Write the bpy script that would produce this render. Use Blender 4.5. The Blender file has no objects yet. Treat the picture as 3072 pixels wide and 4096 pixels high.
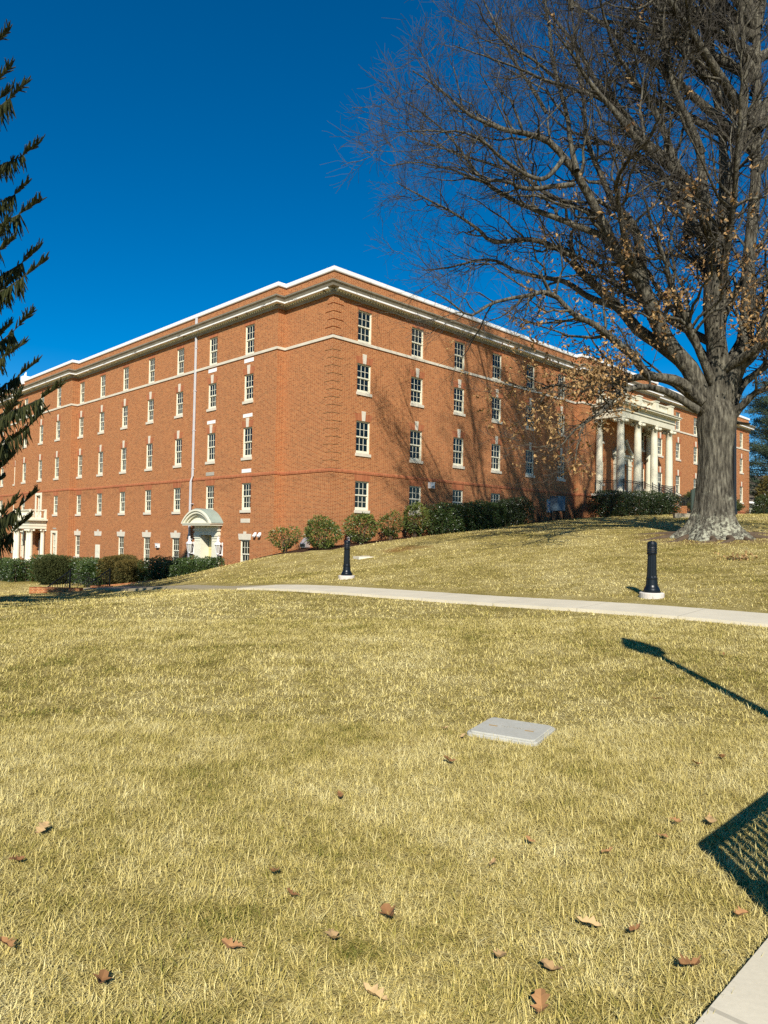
import bpy, math, random
import numpy as np
from mathutils import Vector, Matrix
random.seed(7); rng = np.random.default_rng(11)
SC = bpy.context.scene
COL = SC.collection
rad = math.radians

# ------------------------------------------------------------------ camera (solved from the facade lines)
F = 2866.0; CX, CY = 1536.0, 2048.0
PIT, ROL, YAW = 0.0339892, 0.0173715, 0.78699165
EYE = 1.6
cR, sR, cP, sP = math.cos(ROL), math.sin(ROL), math.cos(PIT), math.sin(PIT)
def ray(px, py):
    u = (px-CX)/F; v = (py-CY)/F
    X = u*cR+v*sR; up = u*sR-v*cR
    return np.array([X, cP-sP*up, sP+cP*up])
def at(px, py, y):
    d = ray(px, py); return np.array([0, 0, EYE])+d*(y/d[1])
cam = bpy.data.cameras.new('camera'); cam_o = bpy.data.objects.new('camera', cam); COL.objects.link(cam_o)
fwd = Vector((0, cP, sP)); up0 = Vector((0, -sP, cP)); rt0 = Vector((1, 0, 0))
rt = rt0*cR+up0*sR; up = up0*cR-rt0*sR
cam_o.matrix_world = Matrix(((rt.x, up.x, -fwd.x, 0), (rt.y, up.y, -fwd.y, 0), (rt.z, up.z, -fwd.z, EYE), (0, 0, 0, 1)))
cam.sensor_fit = 'VERTICAL'; cam.sensor_height = 24; cam.lens = 24*F/4096
cam.clip_start = 0.05; cam.clip_end = 3000
SC.camera = cam_o

# ------------------------------------------------------------------ light
SUN_EL = rad(36); SUN_AZ_TO = (0.016, 1.0)      # the light travels away from the camera, along +Y
sun = bpy.data.lights.new('sun', 'SUN'); sun.energy = 5.0; sun.angle = rad(0.53); sun.color = (1.0, 0.955, 0.86)
sun_o = bpy.data.objects.new('sun', sun); COL.objects.link(sun_o)
ld = Vector((SUN_AZ_TO[0]*math.cos(SUN_EL), math.cos(SUN_EL), -math.sin(SUN_EL))).normalized()
sun_o.rotation_euler = ld.to_track_quat('-Z', 'Y').to_euler(); sun_o.location = (0, -30, 40)
W = bpy.data.worlds.new('World'); SC.world = W; W.use_nodes = True
wn = W.node_tree.nodes; wl = W.node_tree.links
sky = wn.new('ShaderNodeTexSky'); sky.sky_type = 'NISHITA'; sky.sun_disc = False
sky.sun_elevation = SUN_EL; sky.sun_rotation = rad(180)
sky.altitude = 1500; sky.air_density = 1.0; sky.dust_density = 0.0; sky.ozone_density = 4.0
hs = wn.new('ShaderNodeHueSaturation'); hs.inputs['Saturation'].default_value = 1.45; hs.inputs['Hue'].default_value = 0.498
bg = wn['Background']; bg.inputs['Strength'].default_value = 0.085
wl.new(sky.outputs[0], hs.inputs['Color']); wl.new(hs.outputs[0], bg.inputs['Color'])
SC.view_settings.view_transform = 'Standard'; SC.view_settings.look = 'None'
SC.view_settings.exposure = 0.45; SC.view_settings.gamma = 1.0
SC.cycles.use_denoising = False; SC.cycles.max_bounces = 6; SC.cycles.diffuse_bounces = 2; SC.cycles.glossy_bounces = 2

# ------------------------------------------------------------------ materials
class NT:
    def __init__(s, name):
        s.m = bpy.data.materials.new(name); s.m.use_nodes = True
        s.n = s.m.node_tree.nodes; s.l = s.m.node_tree.links
        s.bsdf = s.n['Principled BSDF']
    def new(s, t, **k):
        n = s.n.new(t)
        for a, b in k.items(): setattr(n, a, b)
        return n
    def put(s, sock, v):
        if hasattr(v, 'is_linked'): s.l.new(v, sock)
        elif v is not None:
            if isinstance(v, tuple) and len(v) == 3 and sock.type == 'RGBA': v = v+(1,)
            sock.default_value = v
    def math(s, op, a, b=None, c=None):
        n = s.new('ShaderNodeMath', operation=op)
        s.put(n.inputs[0], a)
        if b is not None: s.put(n.inputs[1], b)
        if c is not None: s.put(n.inputs[2], c)
        return n.outputs[0]
    def mix(s, f, a, b, blend='MIX'):
        n = s.new('ShaderNodeMix', data_type='RGBA', blend_type=blend)
        s.put(n.inputs[0], f); s.put(n.inputs[6], a); s.put(n.inputs[7], b)
        return n.outputs[2]
    def pos(s): return s.new('ShaderNodeNewGeometry').outputs['Position']
    def obj(s): return s.new('ShaderNodeTexCoord').outputs['Object']
    def scale(s, v, sc):
        n = s.new('ShaderNodeVectorMath', operation='MULTIPLY'); s.put(n.inputs[0], v); n.inputs[1].default_value = sc; return n.outputs[0]
    def dot(s, v, d):
        n = s.new('ShaderNodeVectorMath', operation='DOT_PRODUCT'); s.put(n.inputs[0], v); n.inputs[1].default_value = d; return n.outputs['Value']
    def noise(s, v, sc, det=3, rough=0.55):
        n = s.new('ShaderNodeTexNoise'); s.put(n.inputs['Vector'], v); n.inputs['Scale'].default_value = sc
        n.inputs['Detail'].default_value = det; n.inputs['Roughness'].default_value = rough; return n.outputs['Fac']
    def ramp(s, f, pts):
        n = s.new('ShaderNodeValToRGB'); s.put(n.inputs[0], f)
        e = n.color_ramp.elements
        while len(e) < len(pts): e.new(0.5)
        for q, (p, c) in zip(e, pts):
            q.position = p; q.color = (c if isinstance(c, tuple) else (c, c, c))+(1,)
        return n.outputs[0]
    def smooth(s, v, a, b):
        n = s.new('ShaderNodeMapRange', interpolation_type='SMOOTHSTEP'); s.put(n.inputs[0], v)
        n.inputs[1].default_value = a; n.inputs[2].default_value = b; return n.outputs[0]
    def bump(s, h, strength=0.3, dist=0.02):
        n = s.new('ShaderNodeBump'); n.inputs['Strength'].default_value = strength; n.inputs['Distance'].default_value = dist
        s.put(n.inputs['Height'], h); s.l.new(n.outputs[0], s.bsdf.inputs['Normal'])
    def out(s, col, rough=0.8, spec=0.3):
        s.put(s.bsdf.inputs['Base Color'], col); s.put(s.bsdf.inputs['Roughness'], rough)
        s.bsdf.inputs['Specular IOR Level'].default_value = spec
        return s.m

def plain(name, c, rough=0.7, spec=0.3, var=0.18, sc=3.0, metal=0.0, bump=0.0):
    t = NT(name); p = t.obj()
    n = t.noise(p, sc, 4); n2 = t.noise(p, sc*9, 3)
    f = t.math('ADD', t.math('MULTIPLY', n, 0.65), t.math('MULTIPLY', n2, 0.35))
    lo = tuple(x*(1-var) for x in c); hi = tuple(min(1, x*(1+var)) for x in c)
    t.bsdf.inputs['Metallic'].default_value = metal
    if bump: t.bump(n2, bump, 0.01)
    return t.out(t.ramp(f, [(0.3, lo), (0.7, hi)]), rough, spec)

Rd = (math.sin(YAW), math.cos(YAW), 0.0); Ld = (-math.cos(YAW), math.sin(YAW), 0.0)
C0 = np.array([-2.758, 36.3, 0.0])

def brick_material(name, soldier=False):
    t = NT(name)
    g = t.new('ShaderNodeNewGeometry'); P = g.outputs['Position']; N = g.outputs['Normal']
    xx = t.dot(P, Rd); yy = t.dot(P, Ld); sep = t.new('ShaderNodeSeparateXYZ'); t.l.new(P, sep.inputs[0]); z = sep.outputs[2]
    fac = t.math('GREATER_THAN', t.math('ABSOLUTE', t.dot(N, Rd)), 0.5)
    u = t.math('ADD', t.math('MULTIPLY', yy, fac), t.math('MULTIPLY', xx, t.math('SUBTRACT', 1.0, fac)))
    u = t.math('ADD', u, 200.0)
    H, m = 0.0677, 0.0125
    if soldier:
        u, z2 = z, u
    else:
        z2 = z
    zr = t.math('DIVIDE', t.math('ADD', z2, 20.0), H)
    row = t.math('FLOOR', zr); fz = t.math('SUBTRACT', zr, row)
    if soldier:
        mort = t.math('LESS_THAN', fz, m/H*0.8)
        idn = t.new('ShaderNodeTexWhiteNoise', noise_dimensions='1D'); t.l.new(row, idn.inputs['W']); rnd = idn.outputs['Value']
        head = 0.0
    else:
        Pd = 0.325
        odd = t.math('MODULO', row, 2.0)
        uu = t.math('ADD', t.math('DIVIDE', u, Pd), t.math('MULTIPLY', odd, 0.5))
        cell = t.math('FLOOR', uu); p = t.math('MULTIPLY', t.math('SUBTRACT', uu, cell), Pd)
        head = t.math('GREATER_THAN', p, 0.2165)
        v1 = t.math('LESS_THAN', p, m); v2 = t.math('LESS_THAN', t.math('ABSOLUTE', t.math('SUBTRACT', p, 0.2227)), m/2)
        hz = t.math('LESS_THAN', fz, m/H)
        mort = t.math('MAXIMUM', t.math('MAXIMUM', v1, v2), hz)
        cb = t.new('ShaderNodeCombineXYZ'); t.l.new(t.math('ADD', t.math('MULTIPLY', cell, 2.0), head), cb.inputs[0]); t.l.new(row, cb.inputs[1])
        idn = t.new('ShaderNodeTexWhiteNoise', noise_dimensions='2D'); t.l.new(cb.outputs[0], idn.inputs['Vector']); rnd = idn.outputs['Value']
    big = t.noise(P, 0.35, 4, 0.6); mid = t.noise(P, 2.2, 3)
    if soldier: br = t.ramp(rnd, [(0.0, (0.29, 0.085, 0.036)), (0.6, (0.36, 0.115, 0.05)), (1.0, (0.42, 0.15, 0.065))])
    else: br = t.ramp(rnd, [(0.0, (0.19, 0.048, 0.017)), (0.35, (0.285, 0.078, 0.026)), (0.75, (0.345, 0.100, 0.032)), (1.0, (0.40, 0.135, 0.046))])
    if not soldier: br = t.mix(t.math('MULTIPLY', head, 0.22), br, (0.17, 0.05, 0.022))
    br = t.mix(t.math('MULTIPLY', t.smooth(mid, 0.35, 0.75), 0.30), br, (0.38, 0.125, 0.048))
    br = t.mix(t.math('MULTIPLY', t.smooth(big, 0.40, 0.72), 0.22), br, (0.20, 0.06, 0.028))
    mc = t.mix(mid, (0.66, 0.43, 0.20), (0.52, 0.32, 0.15))
    if soldier: mc = (0.42, 0.2, 0.1)
    col = t.mix(mort, br, mc)
    if not soldier:   # rain-washed soot under the water table
        band = t.math('MULTIPLY', t.smooth(z, 3.9, 4.85), t.math('LESS_THAN', z, 4.9))
        st = t.math('MULTIPLY', band, t.smooth(t.noise(t.scale(P, (0.5, 0.5, 1.6)), 1.2, 5, 0.7), 0.44, 0.68))
        col = t.mix(t.math('MULTIPLY', st, 0.6), col, (0.10, 0.045, 0.022))
    return t.out(col, 0.9, 0.15)

M = {}
M['brick'] = brick_material('red flemish bond brick'); M['soldier'] = brick_material('soldier course brick', True)
M['cream'] = plain('cream painted wood', (0.72, 0.68, 0.52), 0.5, 0.35, 0.06)
M['stone'] = plain('pale limestone trim', (0.60, 0.54, 0.43), 0.85, 0.2, 0.14, 2.0)
M['white'] = plain('white coping metal', (0.82, 0.80, 0.76), 0.5, 0.4, 0.04)
M['panel'] = plain('white infill panel', (0.8, 0.79, 0.75), 0.6, 0.3, 0.03)
M['greypanel'] = plain('grey infill panel', (0.36, 0.33, 0.27), 0.8, 0.2, 0.1)
M['taupe'] = plain('weathered taupe cornice paint', (0.27, 0.235, 0.175), 0.75, 0.25, 0.25, 1.4)
def peel(name):
    t = NT(name); p = t.obj(); n = t.noise(t.scale(p, (0.6, 0.6, 3)), 1.6, 6, 0.72)
    return t.out(t.mix(t.smooth(n, 0.57, 0.63), (0.78, 0.76, 0.70), (0.12, 0.11, 0.09)), 0.6, 0.3)
M['peel'] = peel('peeling white cornice paint')
M['column'] = plain('weathered cream column paint', (0.60, 0.56, 0.42), 0.6, 0.3, 0.16, 0.8)
M['copper'] = plain('aged green copper roofing', (0.27, 0.33, 0.28), 0.6, 0.4, 0.15)
M['pipe'] = plain('pale grey downpipe', (0.55, 0.55, 0.55), 0.5, 0.4, 0.05)
M['black'] = plain('black painted iron', (0.008, 0.009, 0.010), 0.35, 0.5, 0.2)
M['bollard'] = plain('glossy blue black paint', (0.005, 0.008, 0.011), 0.35, 0.35, 0.12)
M['lens'] = plain('smoky plastic lens', (0.12, 0.11, 0.11), 0.4, 0.5, 0.05)
M['concrete'] = plain('pale concrete', (0.66, 0.60, 0.47), 0.9, 0.2, 0.10, 1.7, bump=0.25)
M['oldconcrete'] = plain('worn grey concrete', (0.36, 0.31, 0.22), 0.95, 0.15, 0.16, 1.2, bump=0.3)
M['base'] = plain('bollard footing concrete', (0.58, 0.52, 0.45), 0.9, 0.2, 0.12, 6, bump=0.3)
M['metalgrey'] = plain('grey blue steel', (0.10, 0.15, 0.19), 0.45, 0.4, 0.1)
M['silver'] = plain('galvanised steel', (0.55, 0.56, 0.58), 0.35, 0.5, 0.08, metal=0.6)
M['soil'] = plain('dark mulch', (0.055, 0.032, 0.02), 1.0, 0.05, 0.5, 7, bump=0.8)
M['glasslamp'] = plain('frosted lantern glass', (0.42, 0.40, 0.34), 0.25, 0.5, 0.03)
M['door'] = plain('pale yellow door paint', (0.66, 0.56, 0.27), 0.45, 0.35, 0.05)
M['roofing'] = plain('grey brown shingles', (0.14, 0.115, 0.09), 0.95, 0.1, 0.25, 4)
M['flatroof'] = plain('grey roof membrane', (0.4, 0.4, 0.4), 0.9, 0.2, 0.1)
M['green_sign'] = plain('dark green sign paint', (0.045, 0.06, 0.045), 0.5, 0.4, 0.1)
M['rubber'] = plain('black rubber', (0.01, 0.01, 0.01), 0.7, 0.3, 0.2)
def glass():
    t = NT('dark window glass'); p = t.pos(); n = t.noise(p, 0.6, 2)
    t.bump(t.noise(p, 1.3, 2), 0.06, 0.05)
    return t.out(t.ramp(n, [(0.35, (0.003, 0.005, 0.006)), (0.7, (0.012, 0.02, 0.021))]), 0.06, 0.3)
M['glass'] = glass()
def leaf(name, dark, light, rough=0.55, spec=0.3, sc=2.0):
    t = NT(name)
    a = t.new('ShaderNodeAttribute'); a.attribute_name = 'tone'
    n = t.noise(t.pos(), sc, 3)
    f = t.math('ADD', t.math('MULTIPLY', a.outputs['Fac'], 0.75), t.math('MULTIPLY', n, 0.25))
    mid = tuple((x+y)/2 for x, y in zip(dark, light))
    return t.out(t.ramp(f, [(0.1, dark), (0.5, mid), (0.9, light)]), rough, spec)
M['rhodo'] = leaf('rhododendron leaves', (0.022, 0.045, 0.008), (0.16, 0.18, 0.035), 0.4, 0.4)
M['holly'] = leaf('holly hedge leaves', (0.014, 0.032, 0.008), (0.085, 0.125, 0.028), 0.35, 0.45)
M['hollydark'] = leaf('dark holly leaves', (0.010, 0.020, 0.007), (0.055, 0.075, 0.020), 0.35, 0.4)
M['yew'] = leaf('yew foliage', (0.022, 0.034, 0.010), (0.085, 0.085, 0.025), 0.7, 0.15)
M['yewbrown'] = leaf('bronzed yew foliage', (0.035, 0.040, 0.012), (0.16, 0.11, 0.028), 0.7, 0.15)
M['needle'] = leaf('spruce needles', (0.010, 0.017, 0.006), (0.075, 0.075, 0.022), 0.7, 0.2)
M['pine'] = leaf('pine needles', (0.020, 0.035, 0.018), (0.085, 0.11, 0.06), 0.7, 0.2)
M['oakleaf'] = leaf('dead oak leaves', (0.10, 0.045, 0.02), (0.46, 0.29, 0.12), 0.8, 0.15)
M['twig'] = plain('grey brown twig bark', (0.062, 0.054, 0.044), 0.9, 0.1, 0.3, 2)
M['stem'] = plain('shrub stems', (0.10, 0.07, 0.045), 0.9, 0.1, 0.25, 6)
def bark():
    t = NT('oak bark'); P = t.pos(); sep = t.new('ShaderNodeSeparateXYZ'); t.l.new(P, sep.inputs[0]); z = sep.outputs[2]
    s1 = t.noise(t.scale(P, (1, 1, 0.16)), 13, 5, 0.65); s2 = t.noise(t.scale(P, (1, 1, 0.5)), 5, 4); s3 = t.noise(P, 1.1, 4, 0.6)
    f = t.math('ADD', t.math('MULTIPLY', s1, 0.75), t.math('MULTIPLY', s2, 0.25))
    col = t.ramp(f, [(0.38, (0.022, 0.019, 0.014)), (0.50, (0.085, 0.075, 0.056)), (0.66, (0.21, 0.19, 0.14))])
    lich = t.math('MULTIPLY', t.smooth(t.math('ADD', t.math('MULTIPLY', z, -0.16), t.noise(P, 2.4, 5, 0.7)), 0.02, 0.24), 1.0)
    patch = t.smooth(t.noise(P, 8, 5, 0.75), 0.45, 0.56)
    col = t.mix(t.math('MULTIPLY', t.math('MULTIPLY', lich, patch), 0.85), col, (0.44, 0.43, 0.31))
    dark = t.math('MULTIPLY', t.smooth(z, 3.4, 4.6), t.smooth(s3, 0.36, 0.62))
    t.bump(f, 1.0, 0.09)
    return t.out(col, 0.95, 0.1)
M['bark'] = bark()

# ------------------------------------------------------------------ terrain
def RP(t, o=0.0): return C0+np.array(Rd)*t-np.array(Ld)*o
def LP(s, o=0.0): return C0+np.array(Ld)*s-np.array(Rd)*o
G = [(0,0,0),(-3,2,0),(3,2,.0),(1.1,5.8,.03),(3.5,6.4,.08),(3.5,10.4,.2),(6.5,12.5,.28),(9.4,9.8,.3),(4.4,14.3,.26),(2.5,16,.22),(0.5,17.8,.19),(-1.4,19.5,.14),(5.6,15.1,.48),(-1.1,21.9,.31),
     (-3.7,22.2,.02),(-7.3,27,-.38),(-4,10,.04),(-6,14,-.03),(-8,18,-.15),(11.9,26,1.78),(11.5,22.5,1.42),(8.5,19,.92),(2.5,20,.52),(2.5,27,.95),(6.5,27,1.5),
     (7,33,1.95),(16,33,2.55),(-14.8,34,-1.22),(-14.4,38,-1.36),(-20,40,-1.95),(-19,31,-1.3),(-12,22,-.42),(-25,25,-1.2),(-27,52,-2.15),
     (-20,46,-1.95),(-17,42.5,-1.75),(-11.5,27,-.92),(-13,30,-1.22),(-9.5,22,-.52),(-10,18,-.36),(-16,36,-1.5),(-30,45,-2.2),(-42,62,-2.35),(-45,40,-2.4),(22,24,2.4),(22,42,3.25),(35,45,3.5),(28,30,3.0),(45,70,3.8),(18,14,1.0),(-1.5,29,.55),(-4.5,30,.2),
     (-9,33,-.45),(-5,33,.45),(60,60,3.9),(-25,10,-.6),(0,-20,-.1),(20,-10,.3),(-20,-10,-.3),(150,20,4),(-150,30,-3),(80,200,4.2),(0,230,3.5),(-100,200,-2.5),(0,-150,-.5),(300,300,4),(-300,300,-3),(300,-200,2),(-300,-200,-2)]
for t_, z_ in [(.4,1.1),(2.2,1.26),(4.7,1.54),(7.3,1.72),(12,2.17),(16.8,2.66),(22,3.08),(28,3.4),(36,3.55),(48,3.65),(60,3.75)]: G.append((*RP(t_, 0.3)[:2], z_))
for s_, z_ in [(1.3,.89),(3.1,.62),(5.9,.22),(6.7,-.08),(9,-.48),(12,-.75),(16,-1.1),(22,-1.6),(30,-2.0),(44,-2.25)]: G.append((*LP(s_, 0.8)[:2], z_))
for s_, o_, z_ in [(3.17,2,.36),(4.5,3,-.08),(5.7,4,-.4),(6.35,5,-.72),(13.9,5,-1.64),(10.2,4,-1.15),(19.6,4,-1.9)]: G.append((*LP(s_, o_)[:2], z_))
G = np.array(G, float)
def kern(d2): return np.sqrt(d2+9.0)
D2 = ((G[:, None, :2]-G[None, :, :2])**2).sum(-1)
n_ = len(G); A_ = np.zeros((n_+3, n_+3)); A_[:n_, :n_] = kern(D2)-np.eye(n_)*0.25
A_[:n_, n_] = 1; A_[:n_, n_+1:] = G[:, :2]/50; A_[n_:, :n_] = A_[:n_, n_:].T
wts = np.linalg.solve(A_, np.concatenate([G[:, 2], np.zeros(3)]))
def hgt(x, y):
    x = np.asarray(x, float); y = np.asarray(y, float)
    sh = x.shape; xf = x.ravel(); yf = y.ravel(); out = np.empty(len(xf))
    for i in range(0, len(xf), 40000):
        a = xf[i:i+40000]; b = yf[i:i+40000]
        k = kern((a[:, None]-G[None, :, 0])**2+(b[:, None]-G[None, :, 1])**2)
        out[i:i+40000] = k@wts[:n_]+wts[n_]+wts[n_+1]*a/50+wts[n_+2]*b/50
    return np.clip(out, -4, 5).reshape(sh)
def hz(x, y): return float(hgt(np.array([x]), np.array([y]))[0])
def onground(px, py):
    d = ray(px, py); y = 1.0
    for k in range(6000):
        p = np.array([0, 0, EYE])+d*(y/d[1])
        if p[2] <= hz(p[0], p[1]): break
        y *= 1.004
    return p

# ------------------------------------------------------------------ object helpers
def link_mesh(name, me, mat, parent=None):
    o = bpy.data.objects.new(name, me); COL.objects.link(o)
    if mat is not None: me.materials.append(mat)
    if parent is not None: o.parent = parent
    return o
def tag(o, label=None, cat=None, group=None, kind=None):
    for k, v in (('label', label), ('category', cat), ('group', group), ('kind', kind)):
        if v: o[k] = v
    return o
def thing(name, label, cat, loc=(0, 0, 0), rotz=0.0, group=None):
    o = bpy.data.objects.new(name, None); COL.objects.link(o); o.empty_display_size = 0.2
    o.location = loc; o.rotation_euler = (0, 0, rotz)
    return tag(o, label, cat, group)
class MB:
    def __init__(s): s.v = []; s.f = []
    def add(s, vs, fs):
        b = len(s.v); s.v += [tuple(map(float, q)) for q in vs]; s.f += [tuple(b+i for i in q) for q in fs]; return s
    def box(s, x0, x1, y0, y1, z0, z1):
        x0, x1 = sorted((x0, x1)); y0, y1 = sorted((y0, y1))
        return s.add([(x0,y0,z0),(x1,y0,z0),(x1,y1,z0),(x0,y1,z0),(x0,y0,z1),(x1,y0,z1),(x1,y1,z1),(x0,y1,z1)],
                     [(0,3,2,1),(4,5,6,7),(0,1,5,4),(1,2,6,5),(2,3,7,6),(3,0,4,7)])
    def lathe(s, prof, n=16, c=(0, 0, 0), flute=0.0, nf=0, z0=None):
        vs = []; fs = []
        for r, z in prof:
            for k in range(n):
                a = 2*math.pi*k/n
                vs.append((c[0]+r*math.cos(a), c[1]+r*math.sin(a), c[2]+z))
        m = len(prof)
        for i in range(m-1):
            for k in range(n):
                k2 = (k+1) % n; fs.append((i*n+k, i*n+k2, (i+1)*n+k2, (i+1)*n+k))
        fs.append(tuple(reversed(range(n)))); fs.append(tuple((m-1)*n+k for k in range(n)))
        return s.add(vs, fs)
    def bar(s, a, b, r, n=6, r2=None):
        a = Vector(a); b = Vector(b); d = (b-a).normalized(); r2 = r if r2 is None else r2
        p = d.orthogonal().normalized(); q = d.cross(p); vs = []
        for c, rr in ((a, r), (b, r2)):
            for k in range(n):
                t = 2*math.pi*k/n; vs.append(c+(p*math.cos(t)+q*math.sin(t))*rr)
        fs = [(k, (k+1) % n, n+(k+1) % n, n+k) for k in range(n)]+[tuple(reversed(range(n))), tuple(range(n, 2*n))]
        return s.add(vs, fs)
    def prism(s, poly, y0, y1, axis='y'):
        n = len(poly); vs = [(a, y0, b) for a, b in poly]+[(a, y1, b) for a, b in poly]
        fs = [tuple(range(n)), tuple(reversed(range(n, 2*n)))]+[(k, n+k, n+(k+1) % n, (k+1) % n) for k in range(n)]
        if axis == 'x': vs = [(q[1], q[0], q[2]) for q in vs]
        return s.add(vs, fs)
    def mesh(s, name, smooth=False):
        me = bpy.data.meshes.new(name); me.from_pydata(s.v, [], s.f); me.validate()
        import bmesh
        bm = bmesh.new(); bm.from_mesh(me); bmesh.ops.recalc_face_normals(bm, faces=bm.faces); bm.to_mesh(me); bm.free()
        if smooth: me.shade_smooth()
        return me
    def build(s, name, mat, parent=None, smooth=False): return link_mesh(name, s.mesh(name, smooth), M[mat], parent)
def np_mesh(name, V, Fs, tone=None, smooth=False, attr='tone'):
    """V (n,3); Fs list of arrays (m,k); tone per vertex"""
    me = bpy.data.meshes.new(name); V = np.asarray(V, np.float32)
    me.vertices.add(len(V)); me.vertices.foreach_set('co', V.ravel())
    tot = sum(f.size for f in Fs); npoly = sum(len(f) for f in Fs)
    me.loops.add(tot); me.polygons.add(npoly)
    me.loops.foreach_set('vertex_index', np.concatenate([f.ravel() for f in Fs]).astype(np.int32))
    sizes = np.concatenate([np.full(len(f), f.shape[1]) for f in Fs]); st = np.concatenate([[0], np.cumsum(sizes)[:-1]])
    me.polygons.foreach_set('loop_start', st.astype(np.int32))
    if tone is not None:
        a = me.attributes.new(attr, 'FLOAT', 'POINT'); a.data.foreach_set('value', np.asarray(tone, np.float32))
    me.update(calc_edges=True)
    me.shade_smooth() if smooth else me.shade_flat()
    return me
def copy_tree(o, parent=None):
    c = o.copy(); COL.objects.link(c)
    if parent is not None: c.parent = parent
    for ch in list(o.children): copy_tree(ch, c)
    return c

# ------------------------------------------------------------------ ground, paths
TREE = at(2850, 2150, 26.0); TREE[2] = hz(TREE[0], TREE[1])
def lawn_colour(t, P, fine=True):
    big = t.noise(t.scale(P, (1, 0.6, 1)), 0.30, 4, 0.6); mid = t.noise(t.scale(P, (0.8, 1, 1)), 1.5, 4, 0.62); sm = t.noise(P, 7.0, 4, 0.65)
    f = t.math('ADD', t.math('ADD', t.math('MULTIPLY', big, 0.42), t.math('MULTIPLY', mid, 0.40)), t.math('MULTIPLY', sm, 0.30))
    return t.math('ADD', t.math('MULTIPLY', t.math('SUBTRACT', f, 0.56), 1.35), 0.555)
def lawn():
    t = NT('dormant lawn'); P = t.pos(); f = lawn_colour(t, P)
    fn = t.noise(t.scale(P, (1, 1, 1)), 34, 4, 0.7); ff = t.noise(t.scale(P, (2.2, 0.7, 1)), 11, 4, 0.7)
    col = t.ramp(f, [(0.28, (0.12, 0.125, 0.022)), (0.40, (0.25, 0.20, 0.045)), (0.50, (0.38, 0.29, 0.085)), (0.66, (0.54, 0.43, 0.17))])
    col = t.mix(t.math('MULTIPLY', t.smooth(fn, 0.40, 0.62), 0.50), col, (0.10, 0.078, 0.028))
    col = t.mix(t.math('MULTIPLY', t.smooth(ff, 0.50, 0.68), 0.40), col, (0.48, 0.385, 0.19))
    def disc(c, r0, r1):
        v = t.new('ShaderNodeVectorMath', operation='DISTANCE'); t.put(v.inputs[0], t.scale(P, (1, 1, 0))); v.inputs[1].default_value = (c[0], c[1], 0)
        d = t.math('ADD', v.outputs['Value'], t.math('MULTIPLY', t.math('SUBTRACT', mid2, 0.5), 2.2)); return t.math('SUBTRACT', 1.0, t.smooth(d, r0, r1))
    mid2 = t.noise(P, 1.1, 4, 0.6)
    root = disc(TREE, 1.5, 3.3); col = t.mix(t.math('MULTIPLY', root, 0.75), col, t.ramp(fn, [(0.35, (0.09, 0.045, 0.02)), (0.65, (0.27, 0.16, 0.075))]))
    xx = t.dot(P, Rd); yy = t.dot(P, Ld); ox = float(np.dot(C0, Rd)); oy = float(np.dot(C0, Ld))
    wob = t.math('MULTIPLY', t.math('SUBTRACT', mid2, 0.5), 0.8)
    mr = t.math('MULTIPLY', t.math('GREATER_THAN', t.math('ADD', yy, wob), oy-1.9), t.math('GREATER_THAN', xx, ox-1.5))
    ml = t.math('MULTIPLY', t.math('GREATER_THAN', t.math('ADD', xx, wob), ox-2.1), t.math('GREATER_THAN', yy, oy-0.5))
    mul = t.math('MAXIMUM', mr, ml)
    col = t.mix(mul, col, t.ramp(fn, [(0.35, (0.022, 0.013, 0.009)), (0.65, (0.10, 0.055, 0.035))]))
    bp = disc(BARE, 0.3, 1.4); col = t.mix(t.math('MULTIPLY', bp, 0.65), col, (0.24, 0.105, 0.03))
    bp = disc(BARE2, 0.1, 0.55); col = t.mix(t.math('MULTIPLY', bp, 0.5), col, (0.22, 0.12, 0.035))
    t.bump(t.math('ADD', fn, t.math('MULTIPLY', ff, 0.7)), 0.9, 0.05)
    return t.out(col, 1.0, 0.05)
BARE = onground(1620, 2195); BARE2 = onground(1600, 2950)
M['lawn'] = lawn()
def axis(segs):
    out = []
    for a, b, st in segs: out += list(np.arange(a, b-1e-6, st))
    return np.array(out+[segs[-1][1]])
gx = axis([(-500, -120, 40), (-120, -40, 5), (-40, 45, 0.5), (45, 120, 5), (120, 500, 40)])
gy = axis([(-300, -40, 40), (-40, -2, 4), (-2, 30, 0.4), (30, 75, 0.7), (75, 160, 5), (160, 900, 60)])
XX, YY = np.meshgrid(gx, gy); ZZ = hgt(XX, YY)
V = np.stack([XX, YY, ZZ], -1).reshape(-1, 3); nx, ny = len(gx), len(gy)
ii = (np.arange(ny-1)[:, None]*nx+np.arange(nx-1)[None, :]).ravel()
g = link_mesh('lawn_ground', np_mesh('lawn_ground', V, [np.stack([ii, ii+1, ii+1+nx, ii+nx], 1)], smooth=True), M['lawn']); g['kind'] = 'structure'

def concrete_path(name, base, joint):
    t = NT(name); P = t.pos(); uv = t.new('ShaderNodeAttribute'); uv.attribute_name = 'tone'
    fr = t.math('FRACT', t.math('DIVIDE', uv.outputs['Fac'], joint)); j = t.math('LESS_THAN', fr, 0.012)
    n = t.noise(P, 1.3, 5, 0.6); n2 = t.noise(P, 45, 3)
    col = t.ramp(t.math('ADD', t.math('MULTIPLY', n, 0.7), t.math('MULTIPLY', n2, 0.3)), [(0.3, tuple(c*0.84 for c in base)), (0.7, tuple(min(1, c*1.08) for c in base))])
    col = t.mix(t.math('MULTIPLY', j, 0.55), col, tuple(c*0.45 for c in base))
    t.bump(n2, 0.15, 0.004)
    return t.out(col, 0.9, 0.2)
M['path_new'] = concrete_path('new pale concrete paving', (0.62, 0.55, 0.41), 1.9)
M['path_old'] = concrete_path('old grey concrete paving', (0.33, 0.28, 0.18), 1.5)
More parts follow.
